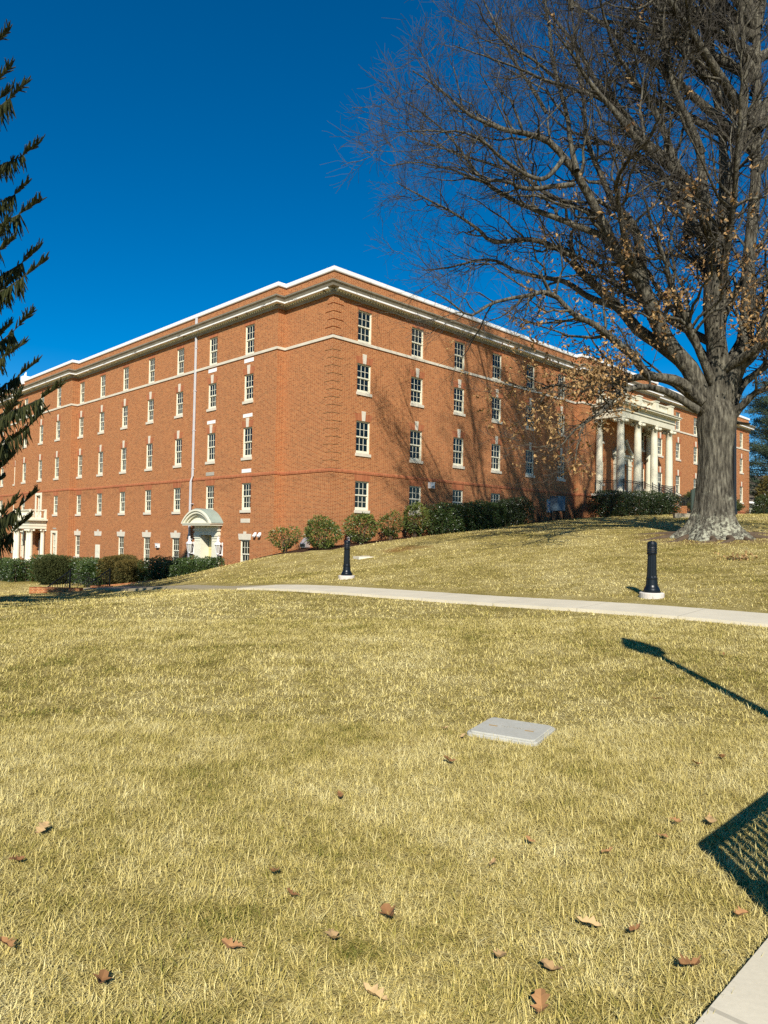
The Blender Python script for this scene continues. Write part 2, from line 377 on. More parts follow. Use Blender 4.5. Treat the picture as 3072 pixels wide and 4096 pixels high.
def strip(name, pts, w, mat, lift=0.02, nw=5):
    pts = np.array(pts, float); d = np.linalg.norm(np.diff(pts, axis=0), axis=1); s = np.concatenate([[0], np.cumsum(d)])
    n = int(s[-1]/0.3)+2; ss = np.linspace(0, s[-1], n)
    c = np.stack([np.interp(ss, s, pts[:, k]) for k in (0, 1)], 1)
    tg = np.gradient(c, axis=0); tg /= np.linalg.norm(tg, axis=1)[:, None]; nr = np.stack([-tg[:, 1], tg[:, 0]], 1)
    ww = np.linspace(-0.5, 0.5, nw)
    XY = c[:, None, :]+nr[:, None, :]*(ww*w)[None, :, None]
    zc = hgt(XY[..., 0], XY[..., 1])
    zc = zc.mean(1, keepdims=True)*0.6+zc*0.4+lift
    top = np.concatenate([XY, zc[..., None]], -1)
    lo = top[:, [0, -1]].copy(); lo[..., 2] -= 0.15
    allv = np.concatenate([lo[:, :1], top, lo[:, 1:]], 1); m = nw+2
    V = allv.reshape(-1, 3); i = (np.arange(n-1)[:, None]*m+np.arange(m-1)[None, :]).ravel()
    o = link_mesh(name, np_mesh(name, V, [np.stack([i, i+m, i+m+1, i+1], 1)], tone=np.repeat(ss, m)), M[mat])
    o['kind'] = 'structure'; return o
PA = np.array([6.7, 12.25]); PB = np.array([-1.42, 19.55]); PC = PB+(PB-PA)/np.linalg.norm(PB-PA)*3.0
PATH_NEW = [PA+(PA-PB)*0.75, PA, PB, PC]
PATH_OLD = [PC+np.array([0.3, -0.25]), PC+np.array([-1.5, 1.7]), (-7.4, 27.2), (-10.5, 31.5), (-13.2, 35.0), (-14.6, 36.2)]
strip('concrete_path', PATH_NEW, 1.75, 'path_new', 0.024)
strip('old_path', PATH_OLD, 1.7, 'path_old', 0.018)
WK = [np.array([1.087, 2.435])+np.array([.7071, -.7071])*1.1+np.array([1, 1])*k for k in (-4, 0, 4, 9, 12)]
strip('front_sidewalk', WK, 2.2, 'path_new', 0.03)

# ------------------------------------------------------------------ the brick building (local X along the right facade, local Y along the left facade)
BROT = math.atan2(Rd[1], Rd[0])
BLD = thing('brick_building', 'long four storey red brick hall with white sash windows and a columned portico', 'building', tuple(C0), BROT)
BM = np.array([[Rd[0], Ld[0], 0], [Rd[1], Ld[1], 0], [0, 0, 1]])
def bw(p): return C0+BM@np.array(p, float)
ZC = 15.18          # underside of coping
OFF = 0.53
PLAN = [(-OFF, 66), (-OFF, 43.75), (-2*OFF, 43.75), (-2*OFF, 30.9), (-OFF, 30.9), (-OFF, 4.02), (0, 4.02), (0, 0), (23.9, 0), (23.9, -OFF), (36.5, -OFF), (36.5, 0), (61, 0), (61, 40)]
def normals(plan):
    ns = []
    for a, b in zip(plan[:-1], plan[1:]):
        d = np.array(b, float)-np.array(a, float); d /= np.linalg.norm(d); ns.append(np.array([d[1], -d[0]]))
    return ns
def sweep(mb, plan, prof, cap=True):
    ns = normals(plan); n = len(plan); m = len(prof); vs = []
    for i, p in enumerate(plan):
        if i == 0: o = ns[0]
        elif i == n-1: o = ns[-1]
        else: o = ns[i-1]+ns[i] if abs(np.dot(ns[i-1], ns[i])) < .5 else ns[i]
        for d, z in prof: vs.append((p[0]+o[0]*d, p[1]+o[1]*d, z))
    fs = []
    for i in range(n-1):
        for k in range(m):
            k2 = (k+1) % m; fs.append((i*m+k, i*m+k2, (i+1)*m+k2, (i+1)*m+k))
    fs.append(tuple(range(m))); fs.append(tuple((n-1)*m+k for k in reversed(range(m))))
    return mb.add(vs, fs)

# window rows: (opening bottom, opening top, sill height, arch)
ROW = {4: (11.87, 13.58), 3: (9.20, 10.74), 2: (5.96, 7.69), 1: (2.96, 4.50), 0: (-0.42, 1.27)}
WW = 1.02
DEP = 0.13
WWL = 0.94
SEG = [  # plan edge index, u axis start, openings; u runs along the edge in local X or Y
]
def wall_piece(a, b, openings, z0, z1):
    """a->b plan edge; openings (u0,u1,za,zb) in the local coordinate that varies along the edge"""
    ax = 1 if abs(a[0]-b[0]) < 1e-6 else 0
    d = np.array(b, float)-np.array(a, float); d /= np.linalg.norm(d); nrm = np.array([d[1], -d[0]])
    u0, u1 = sorted((a[ax], b[ax])); fixed = a[1-ax]
    us = sorted(set([u0, u1]+[q for o in openings for q in o[:2]])); zs = sorted(set([z0, z1]+[q for o in openings for q in o[2:4]]))
    mb = MB()
    def P(u, z, dep=0.0):
        q = [0, 0, z]; q[ax] = u; q[1-ax] = fixed
        q[0] -= nrm[0]*dep; q[1] -= nrm[1]*dep; return tuple(q)
    for i in range(len(us)-1):
        for j in range(len(zs)-1):
            um = (us[i]+us[i+1])/2; zm = (zs[j]+zs[j+1])/2
            if any(o[0] < um < o[1] and o[2] < zm < o[3] for o in openings): continue
            mb.add([P(us[i], zs[j]), P(us[i+1], zs[j]), P(us[i+1], zs[j+1]), P(us[i], zs[j+1])], [(0, 1, 2, 3)])
    for o in openings:
        D = o[4] if len(o) > 4 else 0.30
        c = [(o[0], o[2]), (o[1], o[2]), (o[1], o[3]), (o[0], o[3])]
        for k in range(4):
            p, q = c[k], c[(k+1) % 4]
            mb.add([P(*p), P(*q), P(*q, D), P(*p, D)], [(0, 1, 2, 3)])
    return mb
LC = dict(A=6.70, B=10.58, C=14.55, D=18.50, E=22.43, F=26.35, G=30.22, H=33.65, I=37.45, J=41.40, K=45.30, L=49.25, N=53.2, O=57.1)
RC = [2.23, 6.40, 10.22, 14.06, 17.93, 21.92, 26.72, 30.2, 33.68, 38.40, 42.20, 46.28, 50.2, 54.3, 58.7]
WIN = []     # (facade, centre, off, row)
for k, c in LC.items():
    off = OFF if k in 'ABCDEFGKLNO' else 2*OFF
    for r in (4, 3, 2, 1, 0):
        if k == 'B' and r == 0: continue
        if k == 'F' and r == 0: continue
        if k == 'I' and r in (1, 0): continue
        if k in 'JH' and r == 0: continue
        if k in 'NO' : continue
        WIN.append(('L', c, off, r))
for i, c in enumerate(RC):
    off = OFF if 6 <= i <= 8 else 0.0
    rows = (4, 3, 2, 1) if i < 4 else (4, 3, 2)
    for r in rows:
        if i == 7 and r == 2: continue
        if i in (13,) : continue
        WIN.append(('R', c, off, r))
DOOR_S = 10.63
for i, (a, b) in enumerate(zip(PLAN[:-1], PLAN[1:])):
    ops = []
    for fc, c, off, r in WIN:
        w = (WWL if fc == 'L' else WW)/2
        if fc == 'L' and abs(a[0]-b[0]) < 1e-6 and abs(a[0]+off) < 1e-6 and min(a[1], b[1]) < c < max(a[1], b[1]): ops.append((c-w, c+w, ROW[r][0], ROW[r][1]))
        if fc == 'R' and abs(a[1]-b[1]) < 1e-6 and abs(a[1]+off) < 1e-6 and min(a[0], b[0]) < c < max(a[0], b[0]): ops.append((c-w, c+w, ROW[r][0], ROW[r][1]))
    if i == 4: ops.append((DOOR_S-0.68, DOOR_S+0.68, -1.2, 1.50, 0.5))
    if i == 2:
        ops.append((LC['I']-0.62, LC['I']+0.62, -1.1, 1.4, 0.4)); ops.append((LC['I']-0.5, LC['I']+0.5, 2.52, 4.62, 0.3))
        for k in 'HJ': ops.append((LC[k]-0.42, LC[k]+0.42, -0.8, 1.40, 0.3))
    if i == 9: ops.append((29.55, 30.85, 5.1, 7.75, 0.4))
    wall_piece(a, b, ops, -4.0 if i < 7 else -0.5, ZC).build('wall', 'brick', BLD)
# hidden back walls and roof
mb = MB()
mb.box(0.4, 60.6, 0.4, 65.6, 14.75, 14.9); mb.box(-OFF+0.1, 0.4, 4.4, 65.6, 14.75, 14.9); mb.build('roof', 'flatroof', BLD)
mb = MB(); mb.box(-OFF+0.4, 60.9, 65.7, 66.0, -4, ZC); mb.box(60.7, 60.99, 40.2, 65.7, -2, ZC); mb.build('back_wall', 'brick', BLD)
# dark rooms behind the glass so nothing is see-through
# trim that runs round the building
sweep(MB(), PLAN, [(-0.32, ZC), (0.07, ZC), (0.09, 15.22), (0.09, 15.40), (-0.32, 15.43)]).build('coping', 'white', BLD)
sweep(MB(), PLAN, [(0.0, 14.03), (0.05, 13.93), (0.12, 13.93), (0.12, 14.00), (0.17, 14.04), (0.17, 14.09), (0.0, 14.09)]).build('fascia_board', 'taupe', BLD)
sweep(MB(), PLAN, [(0.0, 14.093), (0.10, 14.093), (0.10, 14.15), (0.0, 14.15)]).build('dentil_backing', 'taupe', BLD)
sweep(MB(), PLAN[:8], [(0.0, 14.153), (0.42, 14.153), (0.42, 14.24), (0.0, 14.24)]).build('cornice_shelf', 'peel', BLD)
sweep(MB(), PLAN[7:], [(0.0, 14.1535), (0.424, 14.1535), (0.424, 14.24), (0.0, 14.24)]).build('cornice_shelf', 'white', BLD)
sweep(MB(), PLAN, [(0.0, 14.243), (0.43, 14.243), (0.45, 14.29), (0.49, 14.37), (0.56, 14.43), (0.58, 14.50), (0.54, 14.52), (0.0, 14.58)]).build('cornice_crown', 'taupe', BLD)
sweep(MB(), PLAN, [(0.0, 11.72), (0.055, 11.72), (0.055, 11.86), (0.0, 11.869)]).build('belt_course', 'stone', BLD)
sweep(MB(), PLAN, [(0.0, 4.86), (0.03, 4.86), (0.035, 4.95), (0.0, 5.03)]).build('soldier_course', 'soldier', BLD)
def dentils(plan):
    mb = MB(); ns = normals(plan)
    for i, (a, b) in enumerate(zip(plan[:-1], plan[1:])):
        a = np.array(a, float); b = np.array(b, float); L = np.linalg.norm(b-a); d = (b-a)/L; n = ns[i]
        for k in range(int(L/0.20)):
            c = a+d*(0.1+k*0.20)
            p, q = c-d*0.055+n*0.10, c+d*0.055+n*0.20
            mb.box(p[0], q[0], p[1], q[1], 14.075, 14.151)
    return mb
mb = dentils([PLAN[0][:0] or (-OFF, 60), *PLAN[1:13]]); mb.build('dentil_course', 'cream', BLD)
# quoins
k = 0; z = 5.05
while z < 13.9:
    if not (11.4 < z < 11.84):
        w = 0.62 if k % 2 else 0.46
        top = min(z+0.355, 11.70) if z < 11.7 else min(z+0.355, 13.90)
        sweep(MB(), [(0, w), (0, 0), (1.12-w, 0)], [(-0.02, z), (0.028, z), (0.028, top), (-0.02, top)]).build('quoin', 'brick', BLD)
        sweep(MB(), [(61-1.12+w, 0), (61, 0), (61, w)], [(-0.02, z), (0.028, z), (0.028, top), (-0.02, top)]).build('quoin', 'brick', BLD)
    z += 0.406; k += 1
    if 11.4 < z < 11.86: z = 11.90

# windows: each a part (frame and sashes) with pane, sill, keystone and brick arch as sub-parts
WM = {}
def window_parts(w, h, row, wide=False):
    key = (w, row)
    if key in WM: return WM[key]
    f = MB(); d0, d1 = 0.055, 0.29; c = 0.052; h2 = h/2
    f.box(-w/2, -w/2+c, d0, d1, 0, h); f.box(w/2-c, w/2, d0, d1, 0, h)
    f.box(-w/2+c, w/2-c, d0, d1, h-0.045, h); f.box(-w/2+c, w/2-c, d0-0.01, d1, 0, 0.10)
    iw = w/2-c
    # upper sash sits in front of the lower one
    for (za, zb, y) in ((h2, h-0.045, 0.085), (0.10, h2, 0.125)):
        st = 0.036
        f.box(-iw, -iw+st, y, y+0.04, za, zb); f.box(iw-st, iw, y, y+0.04, za, zb)
        rail = 0.062 if za > 0.2 else 0.055
        f.box(-iw+st, iw-st, y-0.003, y+0.04, za, za+rail); f.box(-iw+st, iw-st, y, y+0.04, zb-0.036, zb)
        gw = 2*(iw-st)
        for k in (1, 2):
            xm = -iw+st+gw*k/3; f.box(xm-0.011, xm+0.011, y+0.004, y+0.036, za+rail, zb-0.036)
        zm = (za+rail+zb-0.036)/2; f.box(-iw+st, iw-st, y+0.007, y+0.033, zm-0.011, zm+0.011)
    p = MB(); p.box(-iw+0.005, iw-0.005, 0.105, 0.109, h2+0.03, h-0.05); p.box(-iw+0.005, iw-0.005, 0.147, 0.151, 0.11, h2)
    p.box(-iw+0.005, iw-0.005, 0.285, 0.289, 0.0, h)
    s = MB()
    if row != 4: s.box(-w/2-0.05, w/2+0.05, -0.06, 0.12, -0.155, -0.002)
    else: s.box(-w/2-0.03, w/2+0.03, -0.062, 0.1, -0.085, -0.006)
    a = MB(); t = MB()
    if row in (2, 3):
        t.prism([(-0.105, h+0.003), (0.105, h+0.003), (0.145, h+0.52), (-0.145, h+0.52)], -0.03, 0.05)
        for sg in (-1, 1):
            x = [0.108*sg, (w/2)*sg, (w/2+0.16)*sg, 0.146*sg]
            a.prism([(x[0], h-0.003), (x[1], h-0.003), (x[2], h+0.36), (x[3]*0.97, h+0.36)], -0.004, 0.05)
    elif row in (4, 1):
        hh = 0.22 if row == 4 else 0.34
        a.prism([(-w/2, h-0.003), (w/2, h-0.003), (w/2+0.1, h+hh), (-w/2-0.1, h+hh)], -0.004, 0.05)
    else:
        t.prism([(-w/2-0.10, h+0.003), (w/2+0.10, h+0.003), (w/2+0.17, h+0.34), (0.13, h+0.34), (0.13, h+0.47), (-0.13, h+0.47), (-0.13, h+0.34), (-w/2-0.17, h+0.34)], -0.035, 0.05)
    r = (f.mesh('window'), p.mesh('pane'), s.mesh('sill'), a.mesh('brick_arch') if a.v else None, t.mesh('keystone') if t.v else None)
    for me, m in zip(r, ('cream', 'glass', 'stone', 'soldier', 'stone')):
        if me: me.materials.append(M[m])
    WM[key] = r; return r
def simple(name, me, parent, loc=(0, 0, 0), rz=0.0):
    o = bpy.data.objects.new(name, me); COL.objects.link(o); o.parent = parent; o.location = loc; o.rotation_euler = (0, 0, rz); return o
BLIND = MB()
for k in range(9): BLIND.box(-0.36, 0.36, 0.2, 0.203, 1.6-0.05*k, 1.635-0.05*k)
for fc, c, off, r in WIN:
    w = WWL if fc == 'L' else WW; za, zb, _ = ROW[r][0], ROW[r][1], 0
    f, p, s, a, t = window_parts(w, zb-za, r)
    loc = (c, -off, za) if fc == 'R' else (-off, c, za)
    wo = simple('window', f, BLD, loc, 0 if fc == 'R' else -math.pi/2)
    simple('pane', p, wo); simple('sill', s, wo)
    if a: simple('brick_arch', a, wo)
    if t: simple('keystone', t, wo)
# infill panels between the stacked windows beside the corner
def panelL(s0, s1, z0, z1, mat): MB().box(-OFF-0.015, -OFF+0.05, s0, s1, z0, z1).build('infill_panel', mat, BLD)
for c in ('A', 'B'):
    panelL(LC[c]-0.46, LC[c]+0.46, 11.42, 11.64, 'panel'); panelL(LC[c]-0.46, LC[c]+0.46, 8.26, 8.46, 'panel')
panelL(LC['A']-0.46, LC['A']+0.46, 5.09, 5.30, 'panel'); panelL(LC['B']-0.46, LC['B']+0.46, 5.10, 5.31, 'greypanel'); panelL(LC['A']-0.46, LC['A']+0.46, 2.24, 2.47, 'stone')
# bricked-up opening with a small cream hatch
x = -OFF
mb = MB(); mb.box(x-0.02, x+0.05, LC['F']-0.40, LC['F']+0.40, -0.9, 0.60)
for zz in (-0.6, 0.05): mb.box(x-0.032, x-0.02, LC['F']-0.28, LC['F']+0.28, zz, zz+0.45)
mb.build('blocked_hatch', 'cream', BLD)
mb = MB(); h = 1.27
mb.prism([(LC['F']-0.57, h), (LC['F']+0.57, h), (LC['F']+0.64, h+0.34), (LC['F']+0.13, h+0.34), (LC['F']+0.13, h+0.47), (LC['F']-0.13, h+0.47), (LC['F']-0.13, h+0.34), (LC['F']-0.64, h+0.34)], x-0.035, x+0.05, 'x')
mb.build('keystone', 'stone', BLD)
# downpipe
mb = MB(); s_ = 12.48; X = -OFF-0.09
mb.box(X-0.05, X+0.05, s_-0.05, s_+0.05, 5.15, 13.92); mb.box(X-0.05-0.02, X+0.05, s_-0.05, s_+0.05, 14.60, 15.15)
mb.bar((X, s_, 5.15), (X-0.06, s_+0.10, 4.80), 0.055, 8); mb.box(X-0.11, X-0.01, s_+0.05, s_+0.15, -1.0, 4.82)
for z in (13.2, 10.5, 8.0, 5.6, 3.4, 1.2): mb.box(X-0.06, X+0.09, s_-0.075, s_+0.075+(0.1 if z < 5 else 0), z, z+0.04)
mb.build('downpipe', 'pipe', BLD)
# roof outlet
mb = MB(); mb.box(-1.2, -0.5, 42.0, 42.7, 15.0, 15.75); mb.bar((-0.9, 42.2, 15.7), (-0.9, 42.2, 16.15), 0.05); mb.bar((-0.9, 42.5, 15.7), (-0.9, 42.5, 16.05), 0.05); mb.build('roof_vent', 'white', BLD)

# doorway with curved hood (left facade)
x = -OFF; s0 = DOOR_S
dw = MB()
for sg in (-1, 1):
    a, b = sorted((s0+sg*0.68, s0+sg*1.36))
    dw.box(x-0.12, x+0.5, s0+sg*0.62, s0+sg*0.6795, -1.2, 1.498)
dw.box(x-0.16, x+0.1, s0-1.40, s0+1.40, 1.502, 1.62); dw.box(x-0.12, x+0.1, s0-1.36, s0+1.36, 1.622, 1.76)
dw.box(x-0.20, x+0.1, s0-1.42, s0+1.42, 1.762, 1.84); dw.box(x-0.14, x+0.1, s0-1.36, s0+1.36, 1.842, 2.06)
DW = dw.build('doorway', 'cream', BLD)
for sg in (-1, 1):
    p = MB(); a, b = sorted((s0+sg*0.722, s0+sg*1.34)); p.box(x-0.13, x+0.02, a, b, -1.2, 1.30)
    p.box(x-0.17, x+0.02, a-0.03, b+0.03, 1.302, 1.36); p.box(x-0.15, x+0.02, a-0.01, b+0.01, 1.362, 1.44); p.box(x-0.19, x+0.02, a-0.04, b+0.04, 1.442, 1.4985)
    p.box(x-0.15, x+0.02, a-0.01, b+0.01, 1.14, 1.18)
    p.build('pilaster', 'cream', DW)
p = MB(); p.box(x+0.44, x+0.495, s0-0.619, s0+0.619, -1.2, 1.498)
for sg in (-1, 1):
    for za, zb in ((-0.9, -0.35), (-0.25, 0.05), (0.15, 0.5), (0.62, 1.15)):
        c = s0+sg*0.32; p.box(x+0.425, x+0.44, c-0.22, c+0.22, za, zb)
p.build('door', 'door', DW)
def arc(r, n, w, h0):   # points of a segmental arch of half width w, rise r
    R = (w*w+r*r)/(2*r); a = math.asin(min(1, w/R)); return [(R*math.sin(-a+2*a*k/n), R*math.cos(-a+2*a*k/n)-R+r+h0) for k in range(n+1)]
hd = MB(); HC = s0; dep0, dep1 = x-0.86, x
hd.box(dep0, x, HC-1.58, HC+1.58, 2.062, 2.16); hd.box(dep0-0.05, x, HC-1.64, HC+1.64, 2.162, 2.22)
n = 18
for (w1, r1, w2, r2, d0) in ((1.64, 0.80, 1.52, 0.70, dep0-0.05), (1.52, 0.70, 1.36, 0.56, dep0+0.02), (1.36, 0.56, 1.22, 0.45, dep0+0.14)):
    o_ = arc(r1, n, w1, 2.222); i_ = arc(r2, n, w2, 2.222)
    for k in range(n):
        q = [o_[k], o_[k+1], i_[k+1], i_[k]]
        hd.prism([(HC+a, b) for a, b in q], d0, d0+0.10, 'x')
i_ = arc(0.45, n, 1.22, 2.222)
hd.prism([(HC+a, b) for a, b in i_], dep0+0.28, x, 'x')
HD = hd.build('hood', 'cream', DW)
cp = MB(); o1 = arc(0.86, n, 1.68, 2.224); o2 = arc(0.80, n, 1.62, 2.224)
for k in range(n): cp.prism([(HC+a, b) for a, b in (o1[k], o1[k+1], o2[k+1], o2[k])], dep0+0.052, x-0.002, 'x')
cp.build('hood_roof', 'copper', DW)

# front entrance: white surround with broken pediment (right facade)
y = -OFF; c = 30.2
ds = MB(); ds.box(c-1.55, c+1.55, y-0.14, y+0.1, 8.05, 8.30); ds.box(c-1.65, c+1.65, y-0.28, y+0.1, 8.302, 8.45)
ds.box(c-0.66, c+0.66, y-0.05, y+0.35, 7.752, 8.048)
for sg in (-1, 1):
    for k in range(8):
        a0 = k/8; a1 = (k+1)/8
        f_ = lambda q: (c+sg*(1.6-1.15*q), 8.452+0.95*q**1.6)
        p0, p1 = f_(a0), f_(a1); ds.prism([p0, p1, (p1[0], p1[1]+0.2), (p0[0], p0[1]+0.2)], y-0.26, y+0.0)
    ds.add(*MB().lathe([(0.0, 0), (0.14, 0.02), (0.14, 0.24), (0, 0.26)], 12, (c+sg*0.42, y-0.14, 9.45)).__dict__.values())
ds.lathe([(0.10, 0), (0.16, 0.1), (0.08, 0.22), (0.2, 0.45), (0.1, 0.75), (0.02, 0.9)], 12, (c, y-0.14, 8.452))
DS = ds.build('entrance_surround', 'column', BLD)
for sg in (-1, 1):
    p = MB(); a, b = sorted((c+sg*0.78, c+sg*1.42)); p.box(a, b, y-0.12, y+0.05, 5.1, 8.048); p.box(a-0.05, b+0.05, y-0.17, y+0.05, 7.6, 7.75); p.box(a-0.05, b+0.05, y-0.17, y+0.05, 5.1, 5.35)
    p.box(a-0.03, b+0.03, y-0.15, y+0.05, 7.3, 7.36); p.build('pilaster', 'column', DS)
p = MB(); p.box(29.55, 30.85, y+0.34, y+0.4, 5.1, 7.75)
for sg in (-1, 1):
    for za, zb in ((5.3, 6.1), (6.25, 6.9), (7.05, 7.6)): p.box(c+sg*0.32-0.22, c+sg*0.32+0.22, y+0.325, y+0.34, za, zb)
p.build('door', 'column', DS)

# ionic columns
def ionic(r, h, n=24):
    prof = [(r*1.42, 0), (r*1.42, r*0.28), (r*1.30, r*0.30), (r*1.36, r*0.42), (r*1.30, r*0.55), (r*1.12, r*0.60), (r*1.20, r*0.72), (r*1.12, r*0.84), (r*1.0, r*0.95)]
    H = h-r*1.1
    for k in range(9):
        q = k/8; prof.append((r*(1-0.16*q**1.6), r*0.95+(H-r*0.95)*q))
    prof += [(r*0.92, H+0.01), (r*1.0, H+r*0.12), (r*0.9, H+r*0.35)]
    mb = MB(); mb.lathe(prof, n)
    cap = MB(); cap.box(-r*1.05, r*1.05, -r*1.05, r*1.05, h-r*0.22, h)
    cap.box(-r*1.0, r*1.0, -r*0.98, r*0.98, h-r*0.66, h-r*0.222)
    for sx in (-1, 1):
        for sy in (-1, 1): cap.bar((sx*r*0.72, sy*r*0.72, h-r*0.72), (sx*r*1.36, sy*r*1.36, h-r*0.72), r*0.43, 12, r*0.36)
    return mb, cap
def column(parent, r, h, loc, name='column', mat='column'):
    a, b = ionic(r, h); o = a.build(name, mat, parent, smooth=False); o.location = loc
    # capital merged into the column mesh keeps thing > part > sub-part
    return o
def column_full(parent, r, h, loc, mat='column'):
    a, b = ionic(r, h); a.add(b.v, b.f); o = a.build('column', mat, parent); o.location = loc
    me = o.data
    for p in me.polygons: p.use_smooth = len(p.vertices) == 4 and p.index < 24*26
    return o
def balustrade(mb, a, b, z0, z1, step=0.24):
    a = np.array(a, float); b = np.array(b, float); L = np.linalg.norm(b-a); d = (b-a)/L; n = np.array([-d[1], d[0]])
    def rail(w, za, zb):
        p = [a+n*w, b+n*w, b-n*w, a-n*w]; mb.add([(*q, za) for q in p]+[(*q, zb) for q in p], [(0,1,2,3),(7,6,5,4)]+[(k, (k+1) % 4, 4+(k+1) % 4, 4+k) for k in range(4)])
    rail(0.10, z0, z0+0.1); rail(0.11, z1-0.09, z1)
    for k in range(max(1, int(L/step))):
        c = a+d*(step*(k+0.5)); h = z1-0.09-z0-0.1
        mb.lathe([(0.055, 0), (0.06, h*0.06), (0.035, h*0.1), (0.075, h*0.38), (0.04, h*0.75), (0.05, h*0.85), (0.055, h)], 8, (c[0], c[1], z0+0.1))
# big portico on the right facade
PX0, PX1, PD = 25.55, 34.75, 2.85
pt = MB(); zt = 10.72
pt.box(PX0, PX1, -PD, -PD+0.62, zt, zt+0.46); pt.box(PX0, PX0+0.62, -PD+0.62, -OFF, zt, zt+0.46); pt.box(PX1-0.62, PX1, -PD+0.62, -OFF, zt, zt+0.46)
pt.box(PX0-0.08, PX1+0.08, -PD-0.08, -OFF, zt+0.462, zt+0.56)
pt.box(PX0-0.02, PX1+0.02, -PD-0.02, -OFF, zt+0.562, zt+0.80)
pt.box(PX0-0.18, PX1+0.18, -PD-0.18, -OFF, zt+0.802, zt+0.87); pt.box(PX0-0.38, PX1+0.38, -PD-0.38, -OFF, zt+0.872, zt+1.0); pt.box(PX0-0.45, PX1+0.45, -PD-0.45, -OFF, zt+1.002, zt+1.06)
pt.box(PX0+0.62, PX1-0.62, -PD+0.62, -OFF, zt+0.30, zt+0.44)
PO = pt.build('portico', 'column', BLD)
ba = MB(); zb = zt+1.062
for cx in (PX0+0.35, PX0+3.15, PX1-3.15, PX1-0.35): ba.box(cx-0.28, cx+0.28, -PD+0.08, -PD+0.64, zb, zb+0.86); ba.box(cx-0.33, cx+0.33, -PD+0.03, -PD+0.69, zb+0.862, zb+0.94)
for a, b in ((PX0+0.63, PX0+2.87), (PX0+3.43, PX1-3.43), (PX1-2.87, PX1-0.63)): balustrade(ba, (a, -PD+0.36), (b, -PD+0.36), zb, zb+0.84)
balustrade(ba, (PX0+0.35, -PD+0.64), (PX0+0.35, -OFF), zb, zb+0.84); balustrade(ba, (PX1-0.35, -PD+0.64), (PX1-0.35, -OFF), zb, zb+0.84)
ba.build('balustrade', 'column', PO)
zd = 5.10
for cx in (25.95, 28.72, 31.58, 34.35): column_full(PO, 0.30, zt-zd, (cx, -PD+0.31, zd))
for cx in (25.95, 34.35): column_full(PO, 0.26, zt-zd, (cx, -OFF-0.30, zd))
dk = MB(); dk.box(PX0-0.25, PX1+0.25, -PD-0.28, -OFF, 4.92, zd); dk.build('porch_slab', 'stone', PO)
dk = MB(); dk.box(PX0-0.05, PX1+0.05, -PD-0.1, -OFF, 1.5, 4.918); dk.build('porch_base', 'brick', PO)
st = MB(); zs = zd
for k in range(9): st.box(28.9, 31.5, -PD-0.282-0.33*(k+1), -PD-0.282-0.33*k, 1.5, zd-0.17*(k+1))
st.build('front_steps', 'stone', PO)
for xx in (28.7, 31.5): MB().box(xx, xx+0.2, -PD-3.4, -PD-0.283, 1.5, 4.2).build('cheek_wall', 'brick', PO)
def railing(mb, a, b, h=0.95, step=0.13, posts=True, r=0.018):
    a = Vector(a); b = Vector(b); u = Vector((0, 0, h))
    mb.bar(a+u, b+u, r*1.3); mb.bar(a+Vector((0, 0, 0.1)), b+Vector((0, 0, 0.1)), r)
    mb.bar(a+Vector((0, 0, h-0.14)), b+Vector((0, 0, h-0.14)), r)
    n = max(1, int((b-a).length/step))
    for k in range(n+1):
        p = a.lerp(b, k/n); end = k in (0, n)
        mb.bar(p, p+Vector((0, 0, h+(0.1 if end and posts else 0))), r*(2.0 if end and posts else 0.62), 5)
for a, b in (((25.7, -PD-0.1, zd), (28.8, -PD-0.1, zd)), ((25.7, -PD-0.1, zd), (25.7, -0.7, zd)), ((31.6, -PD-0.1, zd), (34.5, -PD-0.1, zd)),
             ((28.8, -PD-0.2, zd), (28.8, -PD-3.3, zd-1.55)), ((30.2, -PD-0.2, zd), (30.2, -PD-3.3, zd-1.55)), ((31.6, -PD-0.2, zd), (31.6, -PD-3.3, zd-1.55))):
    mb = MB(); railing(mb, a, b); mb.build('handrail', 'black', PO)

# small porch on the left facade
x1 = -2*OFF; SC0, SC1, dp = 35.45, 39.6, 1.40
pt = MB(); zt = 1.74
pt.box(x1-dp, x1, SC0, SC1, zt, zt+0.24); pt.box(x1-dp-0.04, x1, SC0-0.04, SC1+0.04, zt+0.242, zt+0.36); pt.box(x1-dp+0.02, x1, SC0+0.02, SC1-0.02, zt+0.362, zt+0.60)
pt.box(x1-dp-0.14, x1, SC0-0.14, SC1+0.14, zt+0.602, zt+0.68); pt.box(x1-dp-0.26, x1, SC0-0.26, SC1+0.26, zt+0.682, zt+0.80)
P2 = pt.build('side_porch', 'cream', BLD)
ba = MB(); zb = zt+0.802
for (a, b) in ((x1-dp+0.1, SC0+0.1), (x1-dp+0.1, SC1-0.1), (x1-0.1, SC0+0.1), (x1-0.1, SC1-0.1)): ba.box(a-0.09, a+0.09, b-0.09, b+0.09, zb, zb+0.84)
balustrade(ba, (x1-dp+0.1, SC0+0.19), (x1-dp+0.1, SC1-0.19), zb+0.02, zb+0.80, 0.3); balustrade(ba, (x1-dp+0.19, SC0+0.1), (x1-0.19, SC0+0.1), zb+0.02, zb+0.80, 0.3); balustrade(ba, (x1-dp+0.19, SC1-0.1), (x1-0.19, SC1-0.1), zb+0.02, zb+0.80, 0.3)
ba.build('balustrade', 'cream', P2)
zf = -1.12
for s in (SC0+0.26, SC0+0.80, SC1-0.80, SC1-0.26): column_full(P2, 0.19, zt-zf, (x1-dp+0.24, s, zf), 'cream')
for s in (SC0+0.26, SC1-0.26): column_full(P2, 0.18, zt-zf, (x1-0.2, s, zf), 'cream')
MB().box(x1-dp-0.2, x1, SC0-0.2, SC1+0.2, -3.0, zf).build('porch_base', 'brick', P2)
mb = MB(); c = LC['I']
